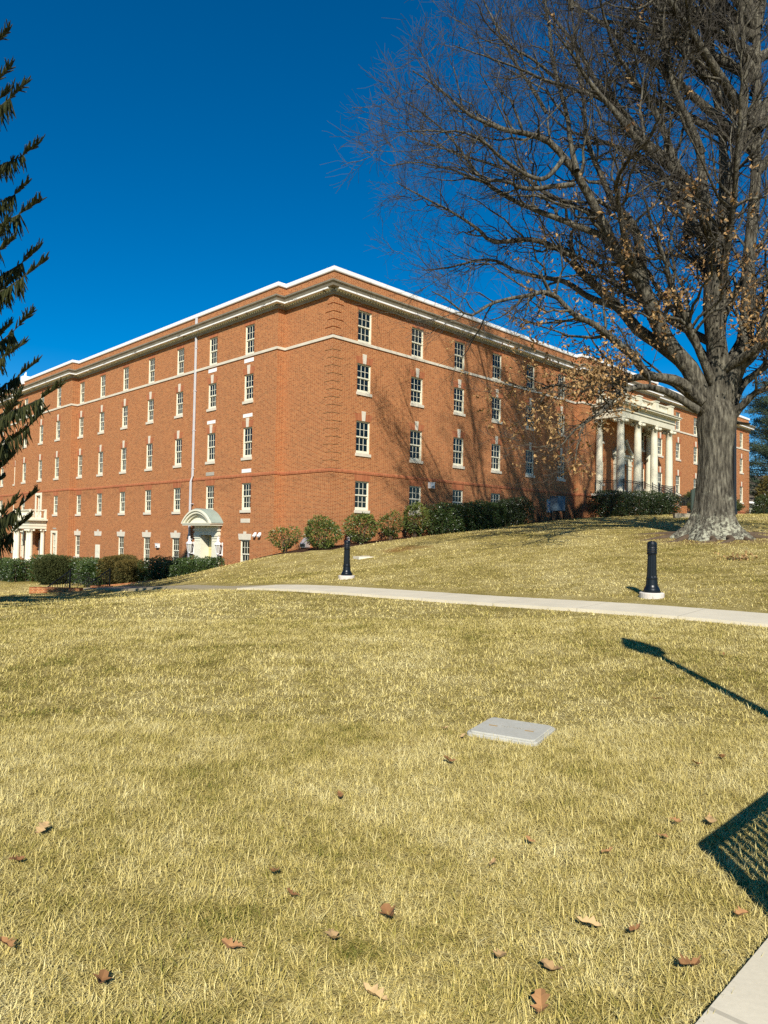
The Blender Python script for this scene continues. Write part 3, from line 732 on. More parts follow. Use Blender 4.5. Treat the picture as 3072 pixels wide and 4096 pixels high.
mb.box(x1+0.32, x1+0.38, c-0.62, c+0.62, zf, 0.78)
for sg in (-1, 1):
    for za, zb in ((-0.95, -0.2), (-0.1, 0.65)): mb.box(x1+0.305, x1+0.32, c+sg*0.3-0.2, c+sg*0.3+0.2, za, zb)
mb.build('door', 'cream', P2)
mb = MB(); mb.box(x1+0.30, x1+0.34, c-0.60, c+0.60, 0.80, 1.38); mb.build('fanlight', 'glass', P2)
mb = MB()
mb.box(x1-0.06, x1+0.02, c-0.72, c-0.502, 2.54, 4.85); mb.box(x1-0.06, x1+0.02, c+0.502, c+0.72, 2.54, 4.85); mb.box(x1-0.08, x1+0.02, c-0.5, c+0.5, 4.62, 4.84)
mb.box(x1+0.12, x1+0.2, c-0.5, c-0.36, 2.54, 4.6); mb.box(x1+0.12, x1+0.2, c+0.36, c+0.5, 2.54, 4.6); mb.box(x1+0.12, x1+0.2, c-0.36, c+0.36, 4.5, 4.6); mb.box(x1+0.12, x1+0.2, c-0.36, c+0.36, 2.54, 2.9)
for zz in (3.3, 3.7, 4.1): mb.box(x1+0.13, x1+0.17, c-0.36, c+0.36, zz-0.012, zz+0.012)
for ss in (-0.12, 0.12): mb.box(x1+0.13, x1+0.17, c+ss-0.012, c+ss+0.012, 2.9, 4.5)
BD = mb.build('balcony_door', 'cream', BLD)
MB().box(x1+0.19, x1+0.21, c-0.36, c+0.36, 2.6, 4.5).build('pane', 'glass', BD)
for k in 'HJ':
    c = LC[k]; mb = MB()
    mb.box(x1-0.06, x1+0.02, c-0.64, c-0.422, -0.9, 1.42); mb.box(x1-0.06, x1+0.02, c+0.422, c+0.64, -0.9, 1.42); mb.box(x1-0.07, x1+0.02, c-0.64, c+0.64, 1.422, 1.60)
    mb.box(x1+0.08, x1+0.16, c-0.42, c-0.33, -0.8, 1.4); mb.box(x1+0.08, x1+0.16, c+0.33, c+0.42, -0.8, 1.4); mb.box(x1+0.08, x1+0.16, c-0.33, c+0.33, 1.3, 1.4); mb.box(x1+0.07, x1+0.16, c-0.33, c+0.33, 0.25, 0.33)
    for ss in (-0.11, 0.11): mb.box(x1+0.09, x1+0.13, c+ss-0.011, c+ss+0.011, -0.8, 1.3)
    for zz in (-0.2, 0.82): mb.box(x1+0.09, x1+0.13, c-0.33, c+0.33, zz-0.011, zz+0.011)
    o = mb.build('window', 'cream', BLD); o['label'] = 'tall window in a full white stone surround'
    MB().box(x1+0.15, x1+0.17, c-0.4, c+0.4, -0.8, 1.4).build('pane', 'glass', o)
    MB().box(x1-0.012, x1+0.03, c-0.36, c+0.36, 1.72, 1.84).build('vent_grille', 'greypanel', BLD)


# ------------------------------------------------------------------ foliage helpers
def leaf_cloud(pts, nrm, L, Wd, tone, droop=0.35, spread=0.8, fold=0.25):
    """leaf blades (two quads folded on the midrib) at pts pointing roughly along nrm"""
    n = len(pts)
    d = nrm+rng.normal(0, spread, (n, 3)); d[:, 2] -= droop; d /= np.linalg.norm(d, axis=1)[:, None]
    r = rng.normal(0, 1, (n, 3)); s = np.cross(d, r); s /= np.linalg.norm(s, axis=1)[:, None]; u = np.cross(s, d)
    Ln = L*rng.uniform(0.65, 1.3, n)[:, None]; Wn = Wd*rng.uniform(0.7, 1.25, n)[:, None]
    base = pts; tip = pts+d*Ln; mid = pts+d*Ln*0.5
    a = mid+s*Wn*0.5+u*Wn*fold; b = mid-s*Wn*0.5+u*Wn*fold
    V = np.stack([base, a, tip, b], 1).reshape(-1, 3); i = np.arange(n)*4
    F_ = [np.stack([i, i+1, i+2], 1), np.stack([i, i+2, i+3], 1)]
    return V, F_, np.repeat(tone, 4)
def lumps(n, seed): 
    r = np.random.default_rng(seed); c = r.normal(0, 1, (n, 3)); c /= np.linalg.norm(c, axis=1)[:, None]; return c, r.uniform(0.5, 1.0, n)
def shrub(name, label, cat, loc, rx, ry, rz, n, L, Wd, mat, seed, group=None, low=0.35, stems=9, box=0.0, lump=0.16, rot=0.0, zc=None):
    """rounded shrub: leafy shell with lumps and gaps, bare stems below. box>0 squares it into a clipped hedge"""
    r = np.random.default_rng(seed)
    root = thing(name, label, cat, (loc[0], loc[1], loc[2]), rot, group)
    d = r.normal(0, 1, (n*2, 3)); d /= np.linalg.norm(d, axis=1)[:, None]
    d = d[d[:, 2] > -0.85][:n]
    cs, am = lumps(26, seed+1); w = np.exp(7*(d@cs.T-1))@am
    w = (w-w.mean())/(w.std()+1e-6)
    if box > 0:
        e = 2.0+box*8; k = (np.abs(d)**e).sum(1)**(-1/e)
    else: k = np.ones(len(d))
    dep = 1-np.abs(r.normal(0, 0.16, len(d))); dep = np.clip(dep, 0.25, 1.05)
    rr = k*dep*(1+lump*np.clip(w, -1.6, 1.6)*0.6)
    c = rz if zc is None else zc
    P = np.stack([d[:, 0]*rx*rr, d[:, 1]*ry*rr, c+d[:, 2]*(rz if zc is None else zc)*rr*1.0], 1)
    if low > 0:      # pull in toward the foot
        q = np.clip(P[:, 2]/(2*c), 0, 1); sc = low+(1-low)*np.clip(q/0.45, 0, 1)**0.7
        P[:, 0] *= sc; P[:, 1] *= sc
    keep = P[:, 2] > 0.04*c
    P = P[keep]; dd = d[keep]
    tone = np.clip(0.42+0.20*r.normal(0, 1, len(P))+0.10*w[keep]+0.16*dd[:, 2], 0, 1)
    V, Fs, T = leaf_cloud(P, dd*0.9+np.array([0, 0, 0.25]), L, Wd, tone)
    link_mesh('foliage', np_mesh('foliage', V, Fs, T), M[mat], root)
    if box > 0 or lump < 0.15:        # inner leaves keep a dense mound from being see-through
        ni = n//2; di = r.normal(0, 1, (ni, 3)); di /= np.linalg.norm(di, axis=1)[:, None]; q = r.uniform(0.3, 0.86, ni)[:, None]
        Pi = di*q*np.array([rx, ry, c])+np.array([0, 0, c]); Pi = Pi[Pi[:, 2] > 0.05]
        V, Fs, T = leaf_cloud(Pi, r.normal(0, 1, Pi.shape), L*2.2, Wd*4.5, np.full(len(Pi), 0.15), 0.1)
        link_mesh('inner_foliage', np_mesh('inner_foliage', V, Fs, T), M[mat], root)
    if stems:
        mb = MB()
        for k in range(stems):
            a = 2*math.pi*k/stems+r.uniform(-.3, .3); q = r.uniform(0.35, 0.7)
            p0 = (0.06*math.cos(a), 0.06*math.sin(a), -0.1); p1 = (rx*q*0.45*math.cos(a), ry*q*0.45*math.sin(a), c*0.75); p2 = (rx*q*0.8*math.cos(a), ry*q*0.8*math.sin(a), c*1.35)
            mb.bar(p0, p1, 0.022, 5, 0.016); mb.bar(p1, p2, 0.016, 5, 0.008)
        mb.build('stems', 'stem', root)
    return root
def hedge(name, label, a, b, width, h0, h1, n, L, Wd, mat, seed, group, sink=0.1, rnd=0.12, cat='hedge'):
    """clipped hedge from world xy a to b, following the ground, top at ground+h0 .. ground+h1"""
    r = np.random.default_rng(seed); a = np.array(a, float); b = np.array(b, float); Ln = np.linalg.norm(b-a); d = (b-a)/Ln; nn = np.array([-d[1], d[0]])
    root = thing(name, label, cat, ((a[0]+b[0])/2, (a[1]+b[1])/2, hz(*((a+b)/2))), 0, group)
    # sample on the surface of the rounded box
    A = [Ln*width, 2*Ln*h0, 2*width*h0]; A = np.array(A)/sum(A)
    k = r.choice(3, n, p=A)
    u = r.uniform(-.5, .5, n); v = r.uniform(-.5, .5, n); w = r.uniform(0, 1, n)**0.8; sg = r.choice([-1, 1], n)
    N = np.zeros((n, 3))
    v = np.where(k == 1, 0.5*sg, v); u = np.where(k == 2, 0.5*sg, u); w = np.where(k == 0, 1.0, w)
    N[k == 0, 2] = 1
    N[k == 1, :2] = nn[None]*sg[k == 1][:, None]; N[k == 2, :2] = d[None]*sg[k == 2][:, None]
    # round the upper edges
    e = np.maximum(np.abs(v)*2, 0); top = np.clip((e-0.65)/0.35, 0, 1)**2*rnd*h0
    e2 = np.clip((np.abs(u)*Ln-(Ln/2-0.35))/0.35, 0, 1)**2*rnd*h0
    dep = np.abs(r.normal(0, 0.09, n))
    ph = r.uniform(0, 6.28, 6)
    wav = 0.07*np.sin(u*Ln*2.1+ph[0])+0.05*np.sin(u*Ln*5.3+ph[1])+0.05*np.sin(w*4+u*Ln*3.7+ph[2])+0.04*np.sin(v*width*6+ph[3])
    xy = (a+b)/2+d[None]*(u*Ln)[:, None]+nn[None]*(v*width)[:, None]
    H = h0+(h1-h0)*(u+0.5)
    gz = hgt(xy[:, 0], xy[:, 1]); z = w*(H-np.maximum(top, e2))
    P = np.concatenate([xy, z[:, None]], 1)+N*(wav-dep)[:, None]; P[:, 2] += gz
    P -= np.array(root.location)[None]
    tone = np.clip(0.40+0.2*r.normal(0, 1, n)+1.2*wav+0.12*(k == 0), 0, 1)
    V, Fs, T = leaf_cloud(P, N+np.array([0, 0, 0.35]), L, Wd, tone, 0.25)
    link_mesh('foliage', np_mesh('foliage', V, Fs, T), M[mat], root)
    mb = MB(); m = max(2, int(Ln/0.45))
    for k in range(m):
        q = (k+0.5)/m-0.5
        for s in (-0.22, 0.22):
            p = (a+b)/2+d*q*Ln+nn*s*width; g0 = hz(*p)
            lo = np.array([p[0], p[1], g0-0.1])-np.array(root.location); hh = (h0+(h1-h0)*(q+.5))*0.82
            mb.bar(lo, lo+np.array([r.uniform(-.12, .12), r.uniform(-.12, .12), hh+0.1]), 0.03, 5, 0.015)
    mb.build('stems', 'stem', root)
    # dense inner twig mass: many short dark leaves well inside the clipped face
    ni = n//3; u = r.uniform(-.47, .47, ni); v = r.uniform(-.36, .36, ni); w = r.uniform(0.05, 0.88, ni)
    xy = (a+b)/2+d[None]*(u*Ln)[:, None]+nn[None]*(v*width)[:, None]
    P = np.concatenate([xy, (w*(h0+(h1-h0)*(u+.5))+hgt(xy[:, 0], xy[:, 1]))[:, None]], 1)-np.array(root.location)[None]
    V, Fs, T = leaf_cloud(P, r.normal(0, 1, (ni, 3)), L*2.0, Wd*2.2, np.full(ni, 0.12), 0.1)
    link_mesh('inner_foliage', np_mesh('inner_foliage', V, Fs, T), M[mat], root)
    return root

# ------------------------------------------------------------------ shrubs by the corner (photo px of foot, size)
def shrub_at(px, py_base, py_top, wpx, off, fac, label, seed, mat='rhodo', n=2600, L=0.15, Wd=0.055, **kw):
    o = np.array([0, 0, EYE]); d = ray(px, py_base)
    P0 = LP(0, off) if fac == 'L' else RP(0, off); dr = np.array(Ld if fac == 'L' else Rd); nn = np.array([dr[1], -dr[0], 0])
    k = nn.dot(P0-o)/nn.dot(d); p = o+d*k; z = hz(p[0], p[1])
    sc = p[1]/F; h = (py_base-py_top)*sc; w = wpx*sc
    return shrub('leafy_shrub', label, 'shrub', (p[0], p[1], z), w/2, w/2*0.85, h/2, n, L, Wd, mat, seed, 'loose evergreen shrubs along the brick corner', **kw)
shrub_at(1140, 2212, 2110, 112, 1.5, 'L', 'thin yellowish shrub left of the grey wall vent, smallest of the corner shrubs', 21, n=1000, low=0.15, L=0.15, lump=0.3)
shrub_at(1285, 2196, 2066, 142, 1.3, 'L', 'large round rhododendron shrub in front of the brick corner edge, behind the left bollard', 22, n=2300, low=0.4, lump=0.22)
shrub_at(1447, 2172, 2047, 128, 1.2, 'R', 'round rhododendron shrub under the first ground floor window right of the corner', 23, n=2000, low=0.45, lump=0.22)
shrub_at(1562, 2152, 2045, 92, 1.1, 'R', 'small airy shrub standing on a few bare stems between two fuller shrubs', 24, n=1000, low=0.2, lump=0.28)
shrub_at(1658, 2143, 2012, 104, 1.1, 'R', 'tall dark green shrub with bare stems at the left end of the clipped hedge', 25, n=1700, low=0.3, L=0.17, lump=0.2)
# hedges along the right facade
def rp(t, o): return RP(t, o)[:2]
def lp(s, o): return LP(s, o)[:2]
GH = 'clipped hedges along the right facade'
hedge('clipped_hedge', 'long glossy clipped hedge under the row of ground floor windows beside the shrubs', rp(6.4, 1.5), rp(12.0, 1.5), 1.7, 1.62, 1.55, 9000, 0.10, 0.05, 'holly', 31, GH)
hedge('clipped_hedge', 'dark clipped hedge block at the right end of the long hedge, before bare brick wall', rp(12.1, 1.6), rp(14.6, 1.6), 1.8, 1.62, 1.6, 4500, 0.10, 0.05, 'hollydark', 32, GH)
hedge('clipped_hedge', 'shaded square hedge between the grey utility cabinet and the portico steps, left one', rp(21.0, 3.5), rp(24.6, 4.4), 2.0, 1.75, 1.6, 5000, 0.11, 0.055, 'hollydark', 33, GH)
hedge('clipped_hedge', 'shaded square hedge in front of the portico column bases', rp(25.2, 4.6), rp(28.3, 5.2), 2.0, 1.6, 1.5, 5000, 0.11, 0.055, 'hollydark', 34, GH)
shrub('yew_mound', 'low dark yew mound in shade just right of the portico stair', 'shrub', (*rp(31.8, 7.2), hz(*rp(31.8, 7.2))), 2.0, 1.5, 0.65, 5760, 0.13, 0.05, 'yew', 35, 'yew mounds by the steps', low=0.75, stems=5, lump=0.12)
shrub('yew_mound', 'rounded olive yew mound rising behind the low one, left of the oak trunk', 'shrub', (*rp(35.4, 5.2), hz(*rp(35.4, 5.2))), 2.2, 1.7, 1.1, 7560, 0.13, 0.05, 'yew', 36, 'yew mounds by the steps', low=0.7, stems=5, lump=0.12)
shrub('bare_shrub', 'small twiggy shrub at the foot of the brick wall left of the utility cabinet', 'shrub', (*rp(17.6, 1.0), hz(*rp(17.6, 1.0))), 0.7, 0.6, 0.55, 260, 0.10, 0.04, 'hollydark', 37, None, low=0.3, stems=14)
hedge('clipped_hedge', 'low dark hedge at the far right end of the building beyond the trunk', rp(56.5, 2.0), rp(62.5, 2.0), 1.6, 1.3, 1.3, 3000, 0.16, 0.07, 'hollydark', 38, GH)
# hedges along the left facade
GL = 'hedges and yews along the left facade'
hedge('clipped_hedge', 'clipped holly hedge at the far left, left of the porch rail', lp(33.5, 5.6), lp(27.2, 5.6), 1.6, 1.55, 1.5, 6000, 0.13, 0.06, 'holly', 41, GL)
hedge('clipped_hedge', 'narrow holly hedge block right beside the porch rail', lp(27.2, 4.4), lp(25.2, 4.4), 1.5, 1.85, 1.85, 3200, 0.12, 0.055, 'holly', 42, GL)
shrub('yew_mound', 'big dark clipped yew in front of the tall surround window', 'shrub', (*lp(22.9, 4.9), hz(*lp(22.9, 4.9))), 1.2, 1.3, 0.93, 9360, 0.13, 0.05, 'yew', 43, GL, low=0.85, box=0.25, stems=4, lump=0.1)
hedge('clipped_hedge', 'bright holly hedge behind the first iron stair rail', lp(22.4, 3.6), lp(19.6, 3.6), 1.6, 1.62, 1.6, 4500, 0.11, 0.05, 'holly', 44, GL)
shrub('holly_mound', 'rounded holly bush between the two iron stair rails', 'shrub', (*lp(16.4, 4.9), hz(*lp(16.4, 4.9))), 0.98, 0.98, 0.80, 3600, 0.11, 0.05, 'holly', 45, GL, low=0.85, box=0.2, stems=4, lump=0.1)
shrub('yew_mound', 'bronze topped yew behind the second iron stair rail', 'shrub', (*lp(15.5, 3.8), hz(*lp(15.5, 3.8))), 1.1, 1.05, 0.82, 9360, 0.13, 0.05, 'yewbrown', 46, GL, low=0.85, box=0.25, stems=4, lump=0.1)
shrub('yew_mound', 'brownish yew mound next to the bronze yew, at the left end of the long hedge', 'shrub', (*lp(13.5, 4.0), hz(*lp(13.5, 4.0))), 0.85, 0.85, 0.66, 6480, 0.13, 0.05, 'yewbrown', 47, GL, low=0.85, box=0.2, stems=4, lump=0.1)
hedge('clipped_hedge', 'long low holly hedge running in front of the arched doorway', lp(12.9, 3.2), lp(6.9, 2.5), 1.6, 1.25, 0.62, 8000, 0.10, 0.05, 'holly', 48, GL)

# ------------------------------------------------------------------ wall fittings
def wall_thing(name, label, cat, fac, u, z, mb_parts, group=None):
    p = bw((u, 0, z)) if fac == 'R' else bw((-OFF, u, z))
    r = thing(name, label, cat, tuple(p), BROT if fac == 'R' else BROT-math.pi/2, group)   # local -y points out of the wall
    for nm, mb, mat in mb_parts: mb.build(nm, mat, r)
    return r
def lantern_parts():
    body = MB(); body.box(-0.06, 0.06, -0.02, 0.0, -0.45, 0.35)
    body.box(-0.035, 0.035, -0.30, -0.02, -0.40, -0.33)
    body.lathe([(0.02, -0.40), (0.09, -0.34), (0.09, -0.28)], 6, (0, -0.30, 0))
    for k in range(6):
        a = 2*math.pi*k/6; body.bar((0.10*math.cos(a), -0.30+0.10*math.sin(a), -0.28), (0.19*math.cos(a), -0.30+0.19*math.sin(a), 0.22), 0.014, 4)
    roof = MB(); roof.lathe([(0.23, 0.22), (0.23, 0.25), (0.08, 0.40), (0.07, 0.46), (0.10, 0.48), (0.05, 0.54), (0.03, 0.60), (0.05, 0.63), (0.012, 0.70)], 6, (0, -0.30, 0))
    gl = MB(); gl.lathe([(0.085, -0.275), (0.175, 0.215)], 6, (0, -0.30, 0))
    return [('bracket', body, 'white'), ('lantern_roof', roof, 'white'), ('lantern_glass', gl, 'glasslamp')]
for s, w in ((DOOR_S+1.62, 'left'), (DOOR_S-1.62, 'right')):
    wall_thing('wall_lantern', 'white six sided lantern on the brick %s of the arched doorway' % w, 'lantern', 'L', s, 0.72, lantern_parts(), 'white lanterns beside the arched doorway')
for s, w in ((5.62, 'nearer the small window'), (5.18, 'nearer the brick step')):
    b = MB(); b.box(-0.05, 0.05, -0.04, 0, -0.06, 0.06); h = MB(); h.prism([(-0.05, 0.03), (-0.22, -0.12), (-0.18, -0.18), (-0.03, -0.05)], -0.10, 0.10, 'x')
    h.v = [(q[1], q[0], q[2]) for q in h.v]
    h = MB(); h.add([(-.1, -.04, .14), (.1, -.04, .14), (.1, -.2, -.06), (-.1, -.2, -.06), (-.1, -.04, .02), (.1, -.04, .02), (.08, -.16, -.13), (-.08, -.16, -.13)], [(0, 1, 2, 3), (4, 7, 6, 5), (0, 4, 5, 1), (2, 6, 7, 3), (1, 5, 6, 2), (0, 3, 7, 4)])
    wall_thing('floodlight', 'small white wall floodlight on the left facade, the one %s' % w, 'floodlight', 'L', s, 1.56, [('mount', b, 'white'), ('hood', h, 'white')], 'twin floodlights')
def box_parts(w, h, d):
    b = MB(); b.box(-w/2, w/2, -d, 0, -h/2, h/2); l = MB(); l.box(-w/2-0.02, w/2+0.02, -d-0.03, 0, h/2, h/2+0.03); k = MB(); k.box(-w*0.3, w*0.3, -d-0.012, -d, -h/2+0.03, -h/2+0.12)
    return [('case', b, 'white'), ('lid', l, 'white'), ('lens', k, 'lens')]
wall_thing('wall_box', 'white weatherproof box high on the right facade beside a ground floor window', 'wall box', 'R', 7.65, 4.60, box_parts(0.34, 0.32, 0.22))
wall_thing('wall_box', 'small white box low on the left facade between two basement windows', 'wall box', 'L', 16.78, 0.72, box_parts(0.36, 0.26, 0.16))
p = bw((0, 1.75, 1.22)); r = thing('wall_vent', 'grey metal hood vent low on the brick, right of the thin shrub', 'vent', tuple(p), BROT-math.pi/2)
h = MB(); h.prism([(0.0, 0.28), (-0.02, 0.28), (-0.30, -0.10), (-0.30, -0.26), (0.0, -0.26)], -0.22, 0.22, 'x'); h.v = [(q[0], q[1], q[2]) for q in h.v]
h = MB(); pr = [(0, 0.28), (-0.30, -0.06), (-0.30, -0.26), (0, -0.26)]
h.add([(-0.24, a, b) for a, b in pr]+[(0.24, a, b) for a, b in pr], [(0, 1, 2, 3), (7, 6, 5, 4), (0, 4, 5, 1), (1, 5, 6, 2), (2, 6, 7, 3), (3, 7, 4, 0)]); h.build('hood', 'silver', r)
h = MB(); h.box(-0.2, 0.2, -0.305, -0.301, -0.24, -0.08); h.build('grille', 'black', r)
# utility cabinet
p = rp(18.9, 1.6); r = thing('utility_cabinet', 'grey blue steel cabinet on legs by the brick wall, left of the dark hedge', 'cabinet', (p[0], p[1], hz(*p)), BROT)
b = MB(); b.box(-0.5, 0.5, -0.28, 0.28, 0.62, 1.55); b.box(-0.53, 0.53, -0.32, 0.3, 1.552, 1.60); b.build('case', 'metalgrey', r)
b = MB(); b.box(-0.47, 0.47, -0.30, -0.281, 0.66, 1.52); b.box(0.38, 0.41, -0.33, -0.30, 1.0, 1.15); b.build('door', 'metalgrey', r)
for sx in (-1, 1):
    for sy in (-1, 1): MB().box(sx*0.44-0.03, sx*0.44+0.03, sy*0.22-0.03, sy*0.22+0.03, -0.1, 0.62).build('leg', 'black', r)
p = rp(20.4, 0.05); r = thing('louvre_vent', 'pale slatted louvre vent on the brick wall behind the cabinet', 'vent', (p[0], p[1], 3.95), BROT)
b = MB(); b.box(-0.35, 0.35, -0.03, 0.05, -0.45, -0.40); b.box(-0.35, 0.35, -0.03, 0.05, 0.40, 0.45); b.box(-0.35, -0.31, -0.03, 0.05, -0.4, 0.4); b.box(0.31, 0.35, -0.03, 0.05, -0.4, 0.4); b.build('frame', 'stone', r)
b = MB()
for k in range(8): b.add([(-0.31, -0.03, -0.38+k*0.097), (0.31, -0.03, -0.38+k*0.097), (0.31, 0.03, -0.31+k*0.097), (-0.31, 0.03, -0.31+k*0.097)], [(0, 1, 2, 3)])
b.build('slats', 'pipe', r)

# ------------------------------------------------------------------ bollards
def bollard(px, py, y, label):
    p = at(px, py, y); z = hz(p[0], p[1])
    r = thing('bollard_light', label, 'bollard', (p[0], p[1], z), 0, 'black louvred bollard lights beside the path')
    b = MB(); b.lathe([(0.245, -0.12), (0.25, 0.085), (0.235, 0.10)], 28); b.build('footing', 'base', r, False)
    s = MB(); n = 48
    prof = [(0.175, 0.10), (0.175, 0.145), (0.165, 0.155), (0.160, 0.175), (0.135, 0.215), (0.122, 0.25), (0.112, 0.36), (0.112, 0.372), (0.119, 0.378), (0.119, 0.40), (0.108, 0.408)]
    s.lathe(prof, n)
    vs = []; fs = []
    for (rr, zz, fl) in ((0.104, 0.40, 0), (0.101, 0.44, 1), (0.088, 0.86, 1), (0.086, 0.885, 0)):
        for k in range(n):
            a = 2*math.pi*k/n; q = rr*(1-(0.075 if (k % 4 in (1, 2)) and fl else 0)); vs.append((q*math.cos(a), q*math.sin(a), zz))
    for i in range(3):
        for k in range(n): fs.append((i*n+k, i*n+(k+1) % n, (i+1)*n+(k+1) % n, (i+1)*n+k))
    s.add(vs, fs); s.lathe([(0.092, 0.884), (0.105, 0.895), (0.105, 0.905), (0.092, 0.912)], n)
    s.build('post', 'bollard', r, False)
    h = MB()
    for k in range(4): zz = 0.925+k*0.045; h.lathe([(0.094, zz+0.012), (0.106, zz-0.004), (0.106, zz), (0.095, zz+0.018)], 32)
    h.lathe([(0.098, 1.085), (0.10, 1.10), (0.097, 1.12), (0.082, 1.15), (0.05, 1.168), (0.0, 1.174)], 32)
    for k in range(4):
        a = math.pi/4+k*math.pi/2; h.box(0.09*math.cos(a)-0.012, 0.09*math.cos(a)+0.012, 0.09*math.sin(a)-0.012, 0.09*math.sin(a)+0.012, 0.91, 1.09)
    h.build('louvre_head', 'bollard', r, False)
    MB().lathe([(0.08, 0.905), (0.08, 1.09)], 24).build('lens', 'lens', r, True)
    return r
bollard(2607, 2376, 15.0, 'black bollard light nearer the oak, close to the right edge of the lawn')
bollard(1386, 2318, 21.9, 'black bollard light on the slope below the brick corner')

# ------------------------------------------------------------------ small things on the lawn
def lid_thing():
    c = [np.array(q) for q in ((0.71, 5.77), (0.985, 6.25), (1.44, 5.89), (1.115, 5.46))]
    ctr = sum(c)/4; z = hz(*ctr)
    ang = math.atan2(c[1][1]-c[0][1], c[1][0]-c[0][0])
    r = thing('handhole_cover', 'pale rectangular concrete utility cover set in the lawn', 'utility cover', (ctr[0], ctr[1], z-0.022), ang)
    lx, ly = np.linalg.norm(c[1]-c[0])/2, np.linalg.norm(c[2]-c[1])/2
    def rr(ax, ay, rad_, n=5):
        pts = []
        for (sx, sy, a0) in ((1, 1, 0), (-1, 1, 90), (-1, -1, 180), (1, -1, 270)):
            for k in range(n+1):
                a = rad(a0+90*k/n); pts.append((sx*(ax-rad_)+rad_*math.cos(a), sy*(ay-rad_)+rad_*math.sin(a)))
        return pts
    def slab(mb, ax, ay, rd, z0, z1, ch=0.006):
        lay = [(ax, ay, z0), (ax, ay, z1-ch), (ax-ch, ay-ch, z1)]; n = None; vs = []
        for a, b, zz in lay:
            p = rr(a, b, rd); n = len(p); vs += [(q[0], q[1], zz) for q in p]
        fs = [(i*n+k, i*n+(k+1) % n, (i+1)*n+(k+1) % n, (i+1)*n+k) for i in range(2) for k in range(n)]+[tuple(2*n+k for k in range(n))]
        mb.add(vs, fs)
    m = MB(); slab(m, lx, ly, 0.05, -0.1, 0.045); m.build('rim', 'lidc', r)
    m = MB(); slab(m, lx-0.022, ly-0.022, 0.04, 0.03, 0.058); m.build('cover', 'lidc', r)
    m = MB()
    for sx in (-1, 1): m.bar((-0.02, sx*ly*0.52-0.035, 0.0585), (-0.02, sx*ly*0.52+0.035, 0.0585), 0.007, 6)
    m.build('lifting_slot', 'rust', r)
    cu = bpy.data.curves.new('lettering', 'FONT'); cu.body = 'ELECTRIC'; cu.size = 0.042; cu.align_x = 'CENTER'; cu.extrude = 0.0006
    tmp = bpy.data.objects.new('lettering', cu); COL.objects.link(tmp); bpy.context.view_layer.update()
    me = bpy.data.meshes.new_from_object(tmp.evaluated_get(bpy.context.evaluated_depsgraph_get())); bpy.data.objects.remove(tmp)
    t = link_mesh('lettering', me, None, r); me.materials.clear(); me.materials.append(M['letter']); t.location = (0.0, 0.0, 0.0588); t.rotation_euler = (0, 0, -math.pi/2)
    return r
M['letter'] = plain('faint moulded lettering', (0.34, 0.32, 0.26), 0.9, 0.2, 0.05)
M['rust'] = plain('rust stained slot', (0.25, 0.17, 0.08), 0.9, 0.2, 0.2)
def lidmat():
    t = NT('weathered pale polymer concrete'); p = t.obj(); n = t.noise(p, 9, 5, 0.7); n2 = t.noise(p, 60, 3); n3 = t.noise(p, 4.0, 4, 0.7)
    col = t.ramp(t.math('ADD', t.math('MULTIPLY', n, .6), t.math('MULTIPLY', n2, .4)), [(0.3, (0.36, 0.345, 0.285)), (0.7, (0.48, 0.46, 0.39))])
    col = t.mix(t.math('MULTIPLY', t.smooth(n3, 0.60, 0.72), 0.5), col, (0.42, 0.30, 0.17)); t.bump(n2, 0.2, 0.003)
    return t.out(col, 0.85, 0.2)
M['lidc'] = lidmat()
LID = lid_thing()
p = onground(1462, 2230); r = thing('drain_slab', 'small flat concrete drain slab in the slope right of the left bollard', 'drain slab', tuple(p), 0.4)
m = MB(); m.box(-0.42, 0.42, -0.35, 0.35, -0.15, 0.04); m.build('slab', 'concrete', r); m = MB(); m.box(-0.14, 0.20, 0.02, 0.2, 0.041, 0.075); m.build('grate', 'oldconcrete', r)
p = onground(1385, 2182); p = RP(1.0, 0.35); r = thing('standpipe', 'short white capped pipe at the foot of the brick corner, above the left bollard', 'pipe', (p[0], p[1], hz(p[0], p[1])))
m = MB(); m.lathe([(0.08, -0.1), (0.08, 0.30), (0.10, 0.30), (0.10, 0.34), (0.04, 0.36)], 14); m.build('pipe', 'white', r); m = MB(); m.lathe([(0.03, 0.36), (0.03, 0.42)], 8); m.build('cap_nut', 'white', r)

